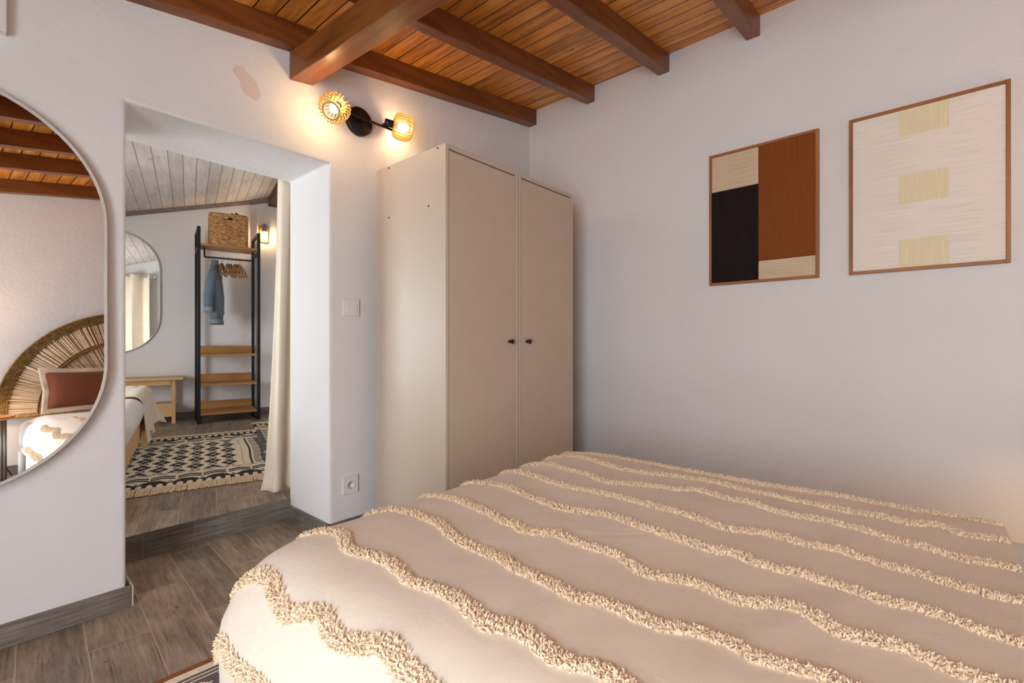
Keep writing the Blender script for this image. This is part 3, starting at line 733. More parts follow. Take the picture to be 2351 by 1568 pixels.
# the first rows continue over the foot edge
for l in L3:
    x = l[0][0]; y = l[0][1]
    ext = [(x, min(y+.03, YF-.02), hz(x, y+.03)), (x-.005, YF-.012, hz(x, YF-.012)), (x-.01, YF, .28), (x-.005, YF+.004, .2)]
    l[:0] = ext[::-1]
L3.append([(.46, YF, .25), (.44, YF-.02, .36), (.422,1.199,.415),(.433,1.18,.430),(.439,1.155,.446),(.446,1.105,.456),(.442,1.069,.452),(.433,1.024,.444),(.427,.98,.436),(.43,.944,.44),(.44,.912,.451),(.45,.868,.459),(.447,.838,.456),(.439,.813,.45),(.441,.783,.451),(.446,.749,.456),(.455,.715,.463),(.464,.69,.469),(.467,.663,.471),(.463,.644,.468),(.456,.622,.464),(.455,.601,.463),(.452,.55,.461),(.44,.45,.45),(.45,.34,.456),(.46,.22,.465),(.445,.1,.455),(.44,-.02,.45),(.45,-.146,.456)])
L3.append([(.365,1.19,.285),(.371,1.175,.312),(.372,1.161,.323),(.37,1.116,.319),(.369,1.076,.314),(.369,1.035,.316),(.371,.992,.322),(.373,.93,.327),(.37,.84,.318),(.368,.73,.312),(.371,.62,.322),(.369,.5,.315),(.372,.38,.325),(.369,.25,.316),(.37,.12,.318),(.371,0,.322),(.369,-.146,.316)])
L3.append([(.36,1.16,.14)]+[(.36, 1.1-.124*i, .15+.012*math.sin(i*1.3)) for i in range(11)])
def resample(l, step):
    out = []; acc = 0
    P = [Vector(p) for p in l]
    # Catmull-Rom
    for i in range(len(P)-1):
        a, b, c, d = P[max(i-1, 0)], P[i], P[i+1], P[min(i+2, len(P)-1)]
        n = max(1, int((c-b).length/step))
        for k in range(n):
            t = k/n
            out.append(.5*((2*b)+(c-a)*t+(2*a-5*b+4*c-d)*t*t+(3*b-a-3*c+d)*t**3))
    return out
random.seed(11)
for li, l in enumerate(L3):
    pts = resample(l, .0042); m = MB(); n = len(pts); vs = []; fs = []
    wid0 = .0165 if li < 8 else .019
    for i, p in enumerate(pts):
        tdir = (pts[min(i+2, n-1)]-pts[max(i-2, 0)])
        if tdir.length < 1e-6: continue
        tdir.normalize()
        wid = wid0*(.8+.35*noise.noise(Vector((i*.02, li*7., 0))))
        dens = 10 if li in (5, 6, 7, 8, 9) else 8
        for k in range(dens):
            hit, nor, _, _ = bvh.find_nearest(p)
            if nor.z < -.2: nor = -nor
            if nor.x > .5 and hit.x < .5: nor = -nor
            side = nor.cross(tdir).normalized()
            u = random.uniform(-1, 1)
            base = hit+side*(u*wid)+tdir*random.uniform(-.003, .003)
            h2, n2, _, _ = bvh.find_nearest(base)
            if n2.dot(nor) < 0: n2 = -n2
            base = h2-n2*.001
            L = random.uniform(.008, .0135)*(1.1-.25*abs(u))
            d = (n2*random.uniform(.7, 1.1)+side*(u*.6+random.uniform(-.45, .45))+tdir*random.uniform(-.55, .55)).normalized()
            e1 = (d*.8+side*random.uniform(-.6, .6)+tdir*random.uniform(-.6, .6)).normalized()
            e2 = (e1*.8+side*random.uniform(-.6, .6)+tdir*random.uniform(-.6, .6)-n2*random.uniform(.0, .4)).normalized()
            r = random.uniform(.0011, .0018)
            q1 = base+d*L*.42; q2 = q1+e1*L*.36; q3 = q2+e2*L*.32
            ax = d.orthogonal().normalized(); bx = d.cross(ax)
            o0 = len(vs)
            for q, rr in ((base, r), (q1, r*1.2), (q2, r*1.2), (q3, r*.8)):
                for a in range(4): vs.append(q+ax*(rr*math.cos(a*PI/2))+bx*(rr*math.sin(a*PI/2)))
            for g in (0, 4, 8):
                for a in range(4):
                    b = (a+1) % 4; fs.append((o0+g+a, o0+g+b, o0+g+4+b, o0+g+4+a))
            fs.append((o0+12, o0+13, o0+14, o0+15))
    m.add(vs, fs, 0, False)
    m.build('tufted_row', M['tuft'], T, fixn=False)
# pillow
R = thing('pillow', 'rust-brown pillow with a cream flange against the rattan headboard, in the mirror', 'pillow', (.83, -.76, .495))
def pil(w, h, t):
    def fn(u, v):
        a, b = u*2-1, v*2-1; s = max(0, (1-a**4)*(1-b**4))**.5
        return a, b, s
    return fn
rot = Matrix.Rotation(math.radians(24), 4, 'X')
m = MB(); f_ = pil(0, 0, 0)
for sgn in (-1, 1):
    def fn(u, v, sgn=sgn):
        a, b, s = f_(u, v); k = 1-.05*(1-s); pin = 1-.06*(b*b)*(1-abs(a))
        return rot @ Vector((a*.285*(1-.07*(1-b*b)*abs(a)), sgn*(.062*s+.003), .185+b*.155*(1-.06*(1-a*a)*abs(b))))
    m.grid(fn, 24, 16)
m.build('cover', M['brown_linen'], R)
m = MB()
def fn(u, v):
    a = 2*PI*u; e = max(abs(math.cos(a)), abs(math.sin(a))); cx, cz = math.cos(a)/e, math.sin(a)/e
    k0 = (.285*.97, .155*.96); k1 = (.325, .19)
    w = 1-.06*(1-abs(cx*cz))
    x = cx*(k0[0]+(k1[0]-k0[0])*v)*w; z = cz*(k0[1]+(k1[1]-k0[1])*v)*w
    return rot @ Vector((x, .006*math.sin(a*9)*v, .185+z))
m.grid(fn, 96, 3, wrap=True); m.build('flange', M['cream_linen'], R, solid=.006)

# bedside tables and lamps
def bedside(x, label, lamp_label, cord=False):
    R = thing('bedside_table', label, 'table', (x, -.76, 0))
    MB().lathe([(0, .478), (.172, .478), (.178, .482), (.178, .50), (.172, .50), (.170, .488), (0, .488)], 40).build('tray_top', M['oak'], R)
    for i in range(4):
        a = PI/4+i*PI/2; MB().tube([(.165*math.cos(a), .165*math.sin(a), 0), (.165*math.cos(a), .165*math.sin(a), .48)], .009, 10).build('leg', M['taupe'], R)
    L = thing('table_lamp', lamp_label, 'lamp', (x-.075 if x < 1 else x, -.86 if x < 1 else -.80, .488))
    MB().lathe([(0, 0), (.06, 0), (.062, .012), (.03, .03), (.045, .09), (.035, .14), (.012, .16), (.012, .2), (0, .2)], 28).build('base', M['white_plastic'], L)
    MB().lathe([(.095, .19), (.075, .34)], 36, cap=False).build('lamp_shade', M['shade'], L, solid=.002)
    MB().lathe([(0, .2), (.02, .21), (.026, .24), (.018, .265), (0, .275)], 18).build('bulb', M['bulb_lamp'], L)
M['bulb_lamp'] = emit('lit_bedside_bulb', (1, .64, .31, 1), 590)
bedside(.190, 'round grey-legged side table left of the bed, in the mirror', 'bedside lamp glowing at the left of the mirrored bed')
bedside(2.22, 'round side table between the bed head and the picture wall', 'bedside lamp glowing beside the picture wall')
m = MB().tube([(.08, -.96, .30), (.14, -.98, .22), (.20, -.985, .20), (.27, -.99, .17), (.33, -.995, .10), (.37, -1.0, .01)], .0035, 8)
tag(m.build('electric_cable', M['black']), 'black cord hanging behind the mirrored side table', 'cable')

# ------------------------------------------------------------------ rugs
def pat_rug(q, p, W, L):
    """q from the side edge, p from the fringe edge; 0 cream 1 black 2 grey"""
    pe = min(p, L-p); qe = min(q, W-q)
    if qe < .012: return 2
    if pe < .165:                                   # comb of rounded gaps under a stepped black band
        c = (q % .050)/.050
        if pe < .010: return 0
        if pe < .100:
            if c < .40: return 1
            h = (c-.70)/.30
            return 0 if pe < .050+.038*math.sqrt(max(0, 1-h*h)) else 1
        if pe < .112: return 1
        k = (q % .168)/.168; a = abs(k-.5)
        if pe < .130: return 0 if a < .13 else 1
        if pe < .148: return 0 if a < .20 and not a < .05 else 1
        return 1 if .30 < a else 0
    if pe < .315:                                   # double chevrons
        k = (q % .138)/.138
        if k < .08: return 0
        x = (pe-.205)+abs(k-.54)*.075
        return 1 if (.0 < x < .032) or (.046 < x < .078) else 0
    if pe < .35:
        k = (q % .085)/.085
        return 1 if abs(pe-.325) < .008*(1-abs(k-.5)*2)+.002 and k > .12 else 0
    if qe < .21:
        if qe < .10: return 1 if ((p % .03)/.03 < .5 and qe > .02+.02*(math.sin(p*40)+1)) else (2 if qe < .05 else 0)
        if qe < .128: return 1 if qe > .112 else 0
        if .172 < qe < .178: return 1 if (p % .02) < .012 else 0
        return 0
    cw, ch = .102, .222
    a = (q-.21)/cw; col = math.floor(a); b = (p-.36)/ch+(.5 if col % 2 else 0)
    x = abs(a-col-.5)*2; y = abs(b-math.floor(b)-.5)*2
    xs = round(x*7)/7; ys = round(y*9)/9
    r = xs/1.10+ys/.80
    if r < 1.0:
        if r < .20: return 0
        if r < .36: return 1
        if r < .56: return 0 if (xs > .2 and ys > .16) else 1
        return 1
    s = xs/.72+abs(ys-.95)/.20
    if s < 1: return 1 if (xs > .16 or ys > .98) else 0
    if x > .74 and y < .13: return 1
    return 0
def rug(name, label, Q0, Q1, P0, P1, z, step, group=None, wavy=True, fr=(.08, .08)):
    t = thing(name, label, 'rug', (0, 0, 0), -math.radians(16.8), group)
    W, L = Q1-Q0, P1-P0; nu, nv = int(W/step), int(L/step)
    m = MB(); 
    def h(q, p):
        e = min(q-Q0, Q1-q)
        return z+.0035+.002*noise.noise(Vector((q*4, p*4, 0)))+(.012*max(0, math.sin(p*7.5))*max(0, 1-(Q1-q)/.04) if wavy else 0)
    vs = []; fs = []; mi = []
    for j in range(nv+1):
        for i in range(nu+1):
            q = Q0+W*i/nu; p = P0+L*j/nv
            qq = q+(.010*math.sin(p*7.5)*max(0, 1-(Q1-q)/.3) if wavy else 0)
            vs.append((qq, p, h(q, p)))
    for j in range(nv):
        for i in range(nu):
            q = W*(i+.5)/nu; p = L*(j+.5)/nv
            fs.append((j*(nu+1)+i, j*(nu+1)+i+1, (j+1)*(nu+1)+i+1, (j+1)*(nu+1)+i)); mi.append(pat_rug(W-q, p, W, L))
    m.v = vs; m.f = fs; m.m = mi; m.sm = [False]*len(fs)
    m.build('woven_field', [M['rug_cream'], M['rug_black'], M['rug_grey']], t, fixn=False)
    random.seed(5)
    for end in (0, 1):
        m = MB(); vs = []; fs = []
        n = int(W/.0030)
        for i in range(n):
            for lay in range(2):
                q = Q0+W*i/n+random.uniform(-.003, .003); p = (P0+.004) if end == 0 else (P1-.004); sg = -1 if end == 0 else 1
                Lf = fr[end]*random.uniform(.8, 1.1); dx = random.uniform(-.02, .02); r = .0024
                pts = [(q, p, z+.006), (q+dx*.5, p+sg*Lf*.5, z+.009+random.uniform(0, .006)), (q+dx, p+sg*Lf, z+.003)]
                o0 = len(vs)
                for (x, y, zz) in pts:
                    vs += [(x-r, y, zz), (x, y, zz+r), (x+r, y, zz)]
                for k in range(2): fs += [(o0+k*3, o0+k*3+1, o0+k*3+4, o0+k*3+3), (o0+k*3+1, o0+k*3+2, o0+k*3+5, o0+k*3+4)]
        m.add(vs, fs); m.build('fringe', M['tuft'], t, fixn=False)
    return t
rug('patterned_rug', 'black and cream patterned rug lying in front of the far bed', -.95, .377, 3.49, 5.20, FZ, .0045, fr=(.15, .09))
rug('patterned_rug', 'second black and cream rug tucked under the first, beside the curtain', .36, 1.2, 4.2, 5.66, FZ-.002, .008, wavy=False)
# rug at the foot of the bed
t = thing('bedside_rug', 'grey diamond-patterned rug with rust binding by the bed foot', 'rug', (0, 0, 0))
X0, X1, Y0, Y1 = .12, 1.30, .72, 1.665; st = .0055
def pat2(x, y):
    e = min(Y1-y, y-Y0, x-X0, X1-x)
    d = Y1-y
    if e < .022: return 0
    if e < .05: return 1
    if d < .09: return 2 if (int(d/.0085) % 2 == 0) else 1
    cx, cy = .085, .048
    row = math.floor(d/cy); a = ((x+(.5*cx if row % 2 else 0)+row*.012) % cx)/cx-.5; b = (d % cy)/cy-.5
    r = abs(a)*cx/.030+abs(b)*cy/.0225
    if .55 < r < 1: return 1
    return 2
m = MB(); nu, nv = int((X1-X0)/st), int((Y1-Y0)/st)
m.v = [(X0+(X1-X0)*i/nu, Y0+(Y1-Y0)*j/nv, .008+.0015*noise.noise(Vector((i*.05, j*.05, 0)))) for j in range(nv+1) for i in range(nu+1)]
for j in range(nv):
    for i in range(nu):
        m.f.append((j*(nu+1)+i, j*(nu+1)+i+1, (j+1)*(nu+1)+i+1, (j+1)*(nu+1)+i)); m.m.append(pat2(X0+(X1-X0)*(i+.5)/nu, Y0+(Y1-Y0)*(j+.5)/nv)); m.sm.append(False)
m.build('woven_field', [M['rug_rust'], M['rug_cream'], M['rug_grey']], t, fixn=False)
MB().box(X0, X1, Y0, Y1, .0, .0065).build('backing', M['rug_rust'], t)

# ------------------------------------------------------------------ clothes rack
rx, ry = R12(.622, 6.145)
RK = thing('clothes_rack', 'tall black metal clothes rack with four oak shelves by the far wall', 'clothes rack', (rx, ry, FZ), -math.radians(12.5))
hw, hd, ht = .293, .215, 2.062
for sx in (-1, 1):
    x = sx*(hw-.0145)
    for sy in (-1, 1):
        MB().box(x-.0145, x+.0145, sy*hd-(.029 if sy > 0 else 0), sy*hd+(.029 if sy < 0 else 0), 0, ht).build('post', M['black'], RK, bevel=.002)
    for z in (0, ht-.03, 1.83): MB().box(x-.014, x+.014, -hd+.029, hd-.029, z, z+.028).build('side_bar', M['black'], RK, bevel=.002)
for z, full in ((.088, 1), (.392, 1), (.705, 1), (1.867, 0)):
    y1 = hd-.01 if full else .09
    MB().box(-hw+.03, hw-.03, -hd+.002, y1, z, z+.022).build('shelf', M['oak'], RK, bevel=.002)
    if full: MB().box(-hw+.03, hw-.03, hd-.03, hd-.012, z+.022, z+.108).build('back_board', M['oak'], RK, bevel=.002)
yr = -.085
m = MB()
for x in (-.222, .236): m.box(x-.008, x+.008, yr-.008, yr+.008, 1.765, 1.868)
m.box(-.222, .236, yr-.008, yr+.008, 1.757, 1.774)
m.build('hanging_rail', M['black'], RK, bevel=.001)
def on_rack(x, y, z):
    a = -math.radians(12.5); return (rx+x*math.cos(a)-y*math.sin(a), ry+x*math.sin(a)+y*math.cos(a), FZ+z)
# hangers
def hanger(name, label, loc, rz, group=None):
    t = thing(name, label, 'hanger', loc, rz, group)      # origin at rail centre
    m = MB(); pts = []
    for i in range(15):
        a = -.35+i*.30; pts.append((0+.018*math.sin(a), 0, -.002+.018*math.cos(a)-.004))
    pts = [(.017*math.cos(math.radians(200-i*19)), 0, -.004+.017*math.sin(math.radians(200-i*19))) for i in range(12)]
    pts += [(.012, 0, -.022), (.002, 0, -.034), (0, 0, -.055), (0, 0, -.075)]
    m.tube(pts, .0019, 8); m.build('hook', M['steel'], t)
    m = MB()
    def fn(u, v):
        x = (u*2-1)*.205; k = abs(u*2-1)
        zc_ = -.072-.09*k**1.6*(1)-.015*k; yb = .018*math.cos(k*PI)*.8
        ry_, rz_ = .0065, (.016-.005*k)
        a = 2*PI*v
        return (x, yb*.4+ry_*math.cos(a), zc_+rz_*math.sin(a))
    m.grid(lambda u, v: fn(v, u), 10, 36, wrap=True)
    m.build('arms', M['oak'], t)
    m = MB().tube([(-.19, -.004, -.172), (.19, -.004, -.172)], .0055, 8); m.build('bar', M['pine'], t)
    return t
spots = [(-.064, 77), (-.048, 76), (-.006, 75), (.012, 74), (.031, 74), (.064, 73), (.082, 73), (.102, 71), (.122, 68)]
ords = ['wooden hanger next to the denim jacket', 'second wooden hanger from the denim jacket', 'third wooden hanger from the denim jacket', 'fourth wooden hanger from the denim jacket',
        'middle wooden hanger, fifth from the denim jacket', 'fourth wooden hanger from the right end', 'third wooden hanger from the right end', 'second wooden hanger from the right end', 'rightmost wooden hanger, turned open towards the room']
h0 = None
for (x, a), lb in zip(spots, ords):
    lc = on_rack(x, yr, 1.772); rz = -math.radians(12.5)+math.radians(a)
    if h0 is None: h0 = hanger('clothes_hanger', lb, lc, rz, 'wooden hangers on the rack')
    else:
        c = copy_tree(h0); c.location = lc; c.rotation_euler = (0, 0, rz); c['label'] = lb
# denim jacket on its own hanger
jl = on_rack(-.125, yr, 1.772); jr = -math.radians(12.5)+math.radians(80)
hj = copy_tree(h0); hj.location = jl; hj.rotation_euler = (0, 0, jr); hj['label'] = 'wooden hanger inside the denim jacket'
J = thing('denim_jacket', 'faded blue denim jacket hanging on the rack', 'jacket', jl, jr)
def loft(secs, n=28):
    m = MB(); vs = []
    for (cx, cy, cz, a, b) in secs:
        for j in range(n):
            w = 2*PI*j/n; c, s = math.cos(w), math.sin(w)
            vs.append((cx+a*c, cy+b*(abs(s)**.8)*(1 if s > 0 else -1)+.006*math.sin(3*w+cz*20), cz))
    k = len(secs)
    m.add(vs, [(i*n+j, i*n+(j+1) % n, (i+1)*n+(j+1) % n, (i+1)*n+j) for i in range(k-1) for j in range(n)], 0, True)
    return m
m = loft([(0, 0, -.062, .05, .024), (0, 0, -.085, .075, .026), (0, 0, -.11, .13, .029), (0, 0, -.15, .18, .034), (0, 0, -.19, .20, .038), (0, -.004, -.30, .195, .048), (0, -.010, -.45, .19, .056), (0, -.014, -.58, .185, .06), (0, -.016, -.68, .18, .060)])
m.build('body', M['denim'], J, solid=.005)
m = loft([(0, -.016, -.675, .183, .063), (0, -.016, -.70, .183, .064), (0, -.016, -.725, .181, .062)]); m.build('waistband', M['denim_seam'], J, solid=.006)
for s in (-1, 1):
    sy = .030 if s < 0 else -.02
    pts = [(s*.165, 0, -.15), (s*.20, sy*.2, -.21), (s*.222, sy*.7, -.32), (s*.23, sy*1.2, -.43), (s*.232, sy*1.25, -.56)]
    m = MB().tube(pts, [.032, .040, .044, .042, .038], 18, caps=False, flat=1.0); sl_ = m.build('sleeve', M['denim'], J, solid=.004)
    m = MB().tube([(s*.232, sy*1.25, -.55), (s*.233, sy*1.28, -.605)], [.040, .041], 18, caps=False); m.build('cuff', M['denim_seam'], sl_, solid=.004)
m = loft([(0, 0, -.035, .060, .034), (0, .004, -.06, .056, .030), (0, .0, -.10, .090, .040)]); m.build('collar', M['denim'], J, solid=.006)
m = MB().box(-.008, .008, -.066, -.058, -.66, -.12); m.build('button_placket', M['denim_seam'], J, bevel=.002)
# basket on the rack
bl = on_rack(-.0, -.08, 1.8892)
BK = thing('woven_basket', 'square seagrass basket on the top shelf of the clothes rack', 'basket', bl, -math.radians(12.5)+math.radians(-3))
bw, bd, bh = .178, .125, .335
def basket_pt(t, z, o=0.0):
    # rounded rectangle perimeter t in 0..1
    a = 2*PI*t; c, s = math.cos(a), math.sin(a); n_ = 7
    r = (abs(c/bw)**n_+abs(s/bd)**n_)**(-1/n_)
    return Vector(((r+o)*c, (r+o)*s, z))
nu, nv = 264, 96; rows_ = 13
m = MB(); vs = []; fs = []
for j in range(nv+1):
    z = bh*j/nv; row = z/bh*rows_; ri = math.floor(row); ph = row-ri
    for i in range(nu):
        t = i/nu; tw = t*46+(ri % 2)*.5+ph*.6
        o = .010*(math.sin(PI*ph)**.6)*(.35+.65*abs(math.sin(PI*tw)))+.0012*noise.noise(Vector((t*90, z*60, 0)))
        vs.append(basket_pt(t, z, o-.004))
# handle hole: front face (-y), centred, near the top
for j in range(nv):
    for i in range(nu):
        c = basket_pt((i+.5)/nu, bh*(j+.5)/nv)
        if c.y < 0 and abs(c.x+.0) < .034 and .276 < c.z < .305 and abs(c.y) > bd*.8: continue
        if c.y > 0 and abs(c.x) < .034 and .276 < c.z < .305 and abs(c.y) > bd*.8: continue
        fs.append((j*nu+i, j*nu+(i+1) % nu, (j+1)*nu+(i+1) % nu, (j+1)*nu+i))
m.add(vs, fs, 0, True); m.build('braided_wall', M['seagrass'], BK, solid=.006, fixn=False)
m = MB()
for ph in (0, 2.1, 4.2): m.tube([basket_pt(i/200, bh+.003+.004*math.cos(i*.9+ph), -.004+.004*math.sin(i*.9+ph)) for i in range(200)], .0042, 6, closed=True)
m.build('braided_rim', M['seagrass'], BK)
m = MB(); m.prism([tuple(basket_pt(i/60, 0, -.006)[:2]) for i in range(60)], 0, .01); m.build('bottom', M['seagrass'], BK)
CB = thing('folded_card', 'dark brown folded card sticking out of the seagrass basket', 'card', on_rack(.068, -.085, 1.8892+.395), -math.radians(12.5))
mt = Matrix.Rotation(math.radians(27), 4, 'Y') @ Matrix.Rotation(math.radians(-6), 4, 'X')
MB().box(0, .125, -.004, 0, -.15, 0, mat=mt).build('front_leaf', M['card'], CB, bevel=.001)
MB().box(-.03, .09, .012, .016, -.16, -.022, mat=mt).build('rear_leaf', M['card'], CB, bevel=.001)

# ------------------------------------------------------------------ bench and bed of the far room
bx, by = R15(-.58, 6.30)
BN = thing('wooden_bench', 'pale pine bench with a low panel against the far wall', 'bench', (bx, by, FZ), -math.radians(15))
MB().box(-.56, .53, -.19, .16, .460, .486).build('seat_top', M['pine'], BN, bevel=.004)
MB().box(-.42, .42, -.145, -.125, .405, .460).build('apron', M['pine'], BN, bevel=.003)
for sx in (-1, 1):
    for sy, yy in ((-1, -.14), (1, .12)): MB().box(sx*.445-.017, sx*.445+.017, yy-.017, yy+.017, 0, .46).build('leg', M['pine_z'], BN, bevel=.003)
    MB().box(sx*.445-.012, sx*.445+.012, -.12, .10, .42, .455).build('side_rail', M['pine'], BN, bevel=.002)
MB().box(-.428, .428, -.152, -.134, .075, .215).build('low_panel', M['pine'], BN, bevel=.003)
MB().box(-.428, .428, -.134, .11, .19, .212).build('low_shelf', M['pine'], BN, bevel=.002)

B2 = thing('single_bed', 'pine single bed with white sheet in the far room', 'bed', (0, 0, FZ), -math.radians(15))
q0, q1, p0, p1 = -1.16, -.272, 3.12, 5.03
for q in (q0+.03, q1-.03):
    for p in (p0+.03, p1-.03): MB().box(q-.03, q+.03, p-.03, p+.03, 0, .30).build('leg', M['pine_z'], B2, bevel=.003)
for q in (q0, q1-.028): MB().box(q, q+.028, p0+.03, p1-.06, .195, .335).build('side_rail', M['pine_y'] if 'pine_y' in M else M['pine'], B2, bevel=.003)
for p in (p0, p1-.028): MB().box(q0+.03, q1-.03, p, p+.028, .195, .335).build('end_rail', M['pine'], B2, bevel=.003)
m = MB()
def block(x0, x1, y0, y1, z0, z1, r, bul=.0):
    prof = [(r*.5, z0)]+[(r*.5*(1-math.sin(PI/2*i/4))-bul*math.sin(PI*i/8), z0+(z1-r-z0)*i/4) for i in range(1, 5)]+[(r-r*math.cos(PI/2*i/8)-bul*math.cos(PI/2*i/8)*.7, z1-r+r*math.sin(PI/2*i/8)) for i in range(1, 9)]
    rows = []
    for d, z in prof:
        rr = .08; L = []
        for cx, cy, a in ((x1-d-rr, y1-d-rr, 0), (x0+d+rr, y1-d-rr, PI/2), (x0+d+rr, y0+d+rr, PI), (x1-d-rr, y0+d+rr, 1.5*PI)):
            for i in range(9): t_ = a+PI/2*i/8; L.append((cx+rr*math.cos(t_), cy+rr*math.sin(t_), z))
        rows.append(L)
    k = len(rows[0]); mm = MB()
    mm.add([p for r_ in rows for p in r_], [(a*k+i, a*k+(i+1) % k, (a+1)*k+(i+1) % k, (a+1)*k+i) for a in range(len(rows)-1) for i in range(k)]+[[(len(rows)-1)*k+i for i in range(k)], list(range(k))[::-1]], 0, True)
    return mm
block(q0+.03, q1+.01, p0+.02, p1+.0, .27, .485, .07, .015).build('mattress', M['white_cotton'], B2)
T2 = thing('gauze_throw', 'beige gauze throw hanging over the corner of the far bed', 'throw', (0, 0, FZ), -math.radians(15))
# perimeter path: right side (near -> far corner) then far side going left; drapes down with a flared corner
def tp(u, v):
    # u along perimeter 0..1 ; v 0 centre of top -> 1 hem
    P0, QR, PE, r = 4.02, q1+.018, p1+.012, .09
    La, Lb = PE-P0-r, .80; Lc = PI/2*r; S = u*(La+Lc+Lb)
    if S < La: q, p, nq, np_ = QR, P0+S, 1, 0
    elif S < La+Lc:
        a = (S-La)/r; q, p = QR-r+r*math.cos(a), PE-r+r*math.sin(a); nq, np_ = math.cos(a), math.sin(a)
    else: q, p, nq, np_ = QR-r-(S-La-Lc), PE, 0, 1
    corner = math.exp(-((S-La-Lc*.5)/.13)**2)
    if v < .35:
        k = v/.35; d = .36*(1-k)+.06
        ins = d; z = .497+.002*math.sin(S*20)
        return (q-nq*ins, p-np_*ins if np_ else p, z) if True else None
    k = (v-.35)/.65
    hem = .20+.03*math.sin(S*9)-.05*corner-.03*math.exp(-(S/.12)**2)
    rr = .06
    if k < .3:
        a = k/.3*PI/2; return (q-nq*rr*(1-math.sin(a)), p-np_*rr*(1-math.sin(a)), .497-rr+rr*math.cos(a))
    kk = (k-.3)/.7; z = (.437)+(hem-.437)*kk
    fl = .018*math.sin(S*26)*kk+.02*kk+.10*corner*kk**1.3
    return (q+nq*fl, p+np_*fl, z)
m = MB(); m.grid(tp, 90, 36); m.build('cloth', M['beige_throw'], T2, solid=.004)

# ------------------------------------------------------------------ far wall lamp
x, y = R15(.742, 6.42)
L2 = thing('far_wall_lamp', 'lit bare-bulb lamp on an oak plate beside the curtain', 'lamp', (x, y, 2.263), -math.radians(15))
MB().box(-.048, .048, -.016, .002, -.10, .10).build('back_plate', M['oak'], L2, bevel=.003)
MB().tube([(.0, -.014, .075), (.0, -.05, .075)], .008, 10).build('arm', M['grey_plastic'], L2)
MB().lathe([(0, .02), (.024, .02), (.026, .03), (.026, .09), (.018, .115), (0, .115)], 24, Matrix.Translation((0, -.058, .0))).build('socket', M['grey_plastic'], L2)
MB().lathe([(0, -.075), (.014, -.068), (.022, -.05), (.022, -.03), (.014, -.006), (.012, .02), (0, .02)], 20, Matrix.Translation((0, -.058, 0))).build('bulb', M['bulb_far'], L2)

# ------------------------------------------------------------------ curtains
def curtain(name, label, x0t, x1t, x0b, x1b, y, z0, z1, folds, amp, swap=0.0, rings=0):
    t = thing(name, label, 'curtain', (0, 0, 0))
    m = MB()
    def fn(u, v):
        xa = x0b+(x0t-x0b)*v**.7; xb = x1b+(x1t-x1b)*v**.7; w = u*folds*2*PI
        a = amp*(1.0+.35*(1-v))
        x = xa+(xb-xa)*u+.012*math.sin(w*2+v*2)*(1-.3*v)
        yy = y+a*math.sin(w+swap+.5*math.sin(v*3))+.006*noise.noise(Vector((u*6, v*5, folds)))
        fl = max(0, 1-v/.06)
        return (x-.012*fl*(1-u), yy-.02*fl*math.sin(u*9), z0+(z1-z0)*v+(.012*math.sin(u*7+1) if v < .01 else 0))
    m.grid(fn, int(26*folds), 60); m.build('panel', M['curtain'], t, solid=.003)
    return t
curtain('doorway_curtain', 'cream linen curtain gathered at the right side of the doorway', 1.19, 1.55, 1.115, 1.52, 2.80, FZ+.012, 2.0, 3.4, .034, 2.2)
c2 = curtain('far_room_curtain', 'cream grommet curtain seen in the far mirror', -.62, .19, -.60, .20, 2.775, FZ+.02, 2.115, 3.2, .055, 0)
for i in range(6):
    xg = -.62+.81*(i*.5+.25)/3.2
    m = MB().lathe([(.018, -.003), (.026, -.003), (.026, .003), (.018, .003), (.018, -.003)], 20, Matrix.Translation((xg, 2.775, 2.07)) @ Matrix.Rotation(PI/2, 4, 'Y'))
    m.build('grommet', M['steel'], c2)
for nm, xa, xb, zz, lb in (('curtain_rod', -.72, .24, 2.07, 'steel curtain rod seen in the far mirror'), ('curtain_rod', .36, 1.62, 1.985, 'curtain rod behind the doorway head')):
    r = thing(nm, lb, 'curtain rod', (0, 0, 0))
    yy = 2.775 if xb < .3 else 2.80
    MB().tube([(xa, yy, zz), (xb, yy, zz)], .0095, 14).build('rod', M['steel'], r)
    for x in (xa+.04, xb-.02):
        m = MB().tube([(x, YB-.002, zz), (x, yy, zz)], .007, 10); m.lathe([(0, 0), (.022, 0), (.022, .006), (0, .006)], 18, Matrix.Translation((x, YB, zz)) @ Matrix.Rotation(-PI/2, 4, 'X')); m.build('bracket', M['steel'], r)
    for x in (xa, xb): MB().lathe([(0, -.018), (.012, -.014), (.016, 0), (.012, .014), (0, .018)], 16, Matrix.Translation((x, yy, zz))).build('finial', M['steel'], r)

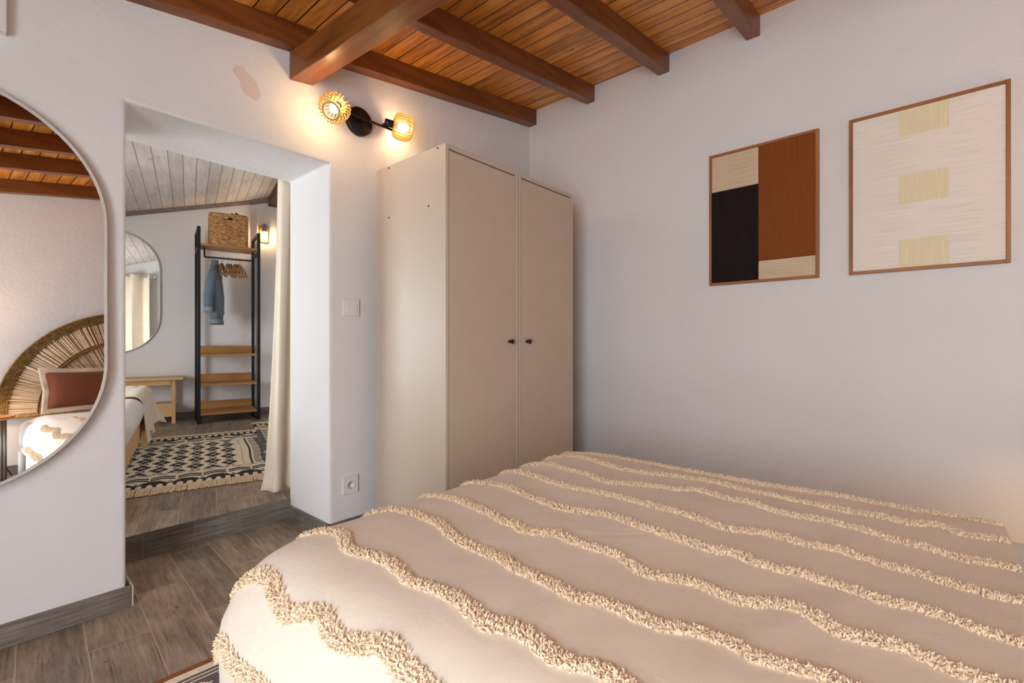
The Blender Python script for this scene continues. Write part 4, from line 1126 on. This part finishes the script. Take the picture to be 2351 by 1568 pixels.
# ------------------------------------------------------------------ light
def area(name, loc, rot, sx, sy, power, col):
    l = bpy.data.lights.new(name, 'AREA'); l.shape = 'RECTANGLE'; l.size = sx; l.size_y = sy; l.energy = power; l.color = col
    o = bpy.data.objects.new(name, l); COL.objects.link(o); o.location = loc; o.rotation_euler = rot; return o
def aim(loc, to): return (Vector(to)-Vector(loc)).to_track_quat('-Z', 'Y').to_euler()
lp = (XW-1.5, -.75, 3.0)
area('window_daylight', lp, aim(lp, (.2, .35, .35)), 2.2, 1.8, 205, (.80, .90, 1.0))
area('low_window_sky', (XW-.26, (WY0+WY1)/2, (WZ0+WZ1)/2), (0, -PI/2, 0), WZ1-WZ0, WY1-WY0, 20, (.88, .94, 1.0))
pt = area('low_window_portal', (XW-.02, (WY0+WY1)/2, (WZ0+WZ1)/2), (0, -PI/2, 0), WZ1-WZ0, WY1-WY0, 1, (1, 1, 1)); pt.data.cycles.is_portal = True
x, y = R15(-2.05, (B_+C_)/2)
area('far_window_daylight', (x, y, 1.0), (0, -PI/2, -math.radians(15)), 1.5, C_-B_, 24, (1.0, .97, .96))
pt = area('far_window_portal', (R15(A-.02, (B_+C_)/2)[0], R15(A-.02, (B_+C_)/2)[1], 1.0), (0, -PI/2, -math.radians(15)), 1.5, C_-B_, 1, (1, 1, 1)); pt.data.cycles.is_portal = True
w = bpy.data.worlds.new('sky'); SC.world = w; w.use_nodes = True
w.node_tree.nodes['Background'].inputs[0].default_value = (.83, .93, 1, 1)
w.node_tree.nodes['Background'].inputs[1].default_value = 7.6

# ------------------------------------------------------------------ camera and view
cam = bpy.data.cameras.new('camera'); cam.sensor_width = 36; cam.lens = 1099*36/2351; cam.clip_start = .02
co = bpy.data.objects.new('camera', cam); COL.objects.link(co)
co.location = (0, 0, .98); co.rotation_euler = (PI/2, 0, -math.radians(49.0)); SC.camera = co
vs_ = SC.view_settings; vs_.view_transform = 'Standard'; vs_.look = 'None'; vs_.exposure = .15; vs_.gamma = 1; vs_.use_curve_mapping = False
cy = SC.cycles; cy.use_denoising = True; cy.max_bounces = 8; cy.diffuse_bounces = 5; cy.glossy_bounces = 4; cy.transmission_bounces = 2
cy.caustics_reflective = False; cy.caustics_refractive = False; cy.sample_clamp_indirect = 8; cy.use_adaptive_sampling = True; cy.adaptive_threshold = .02
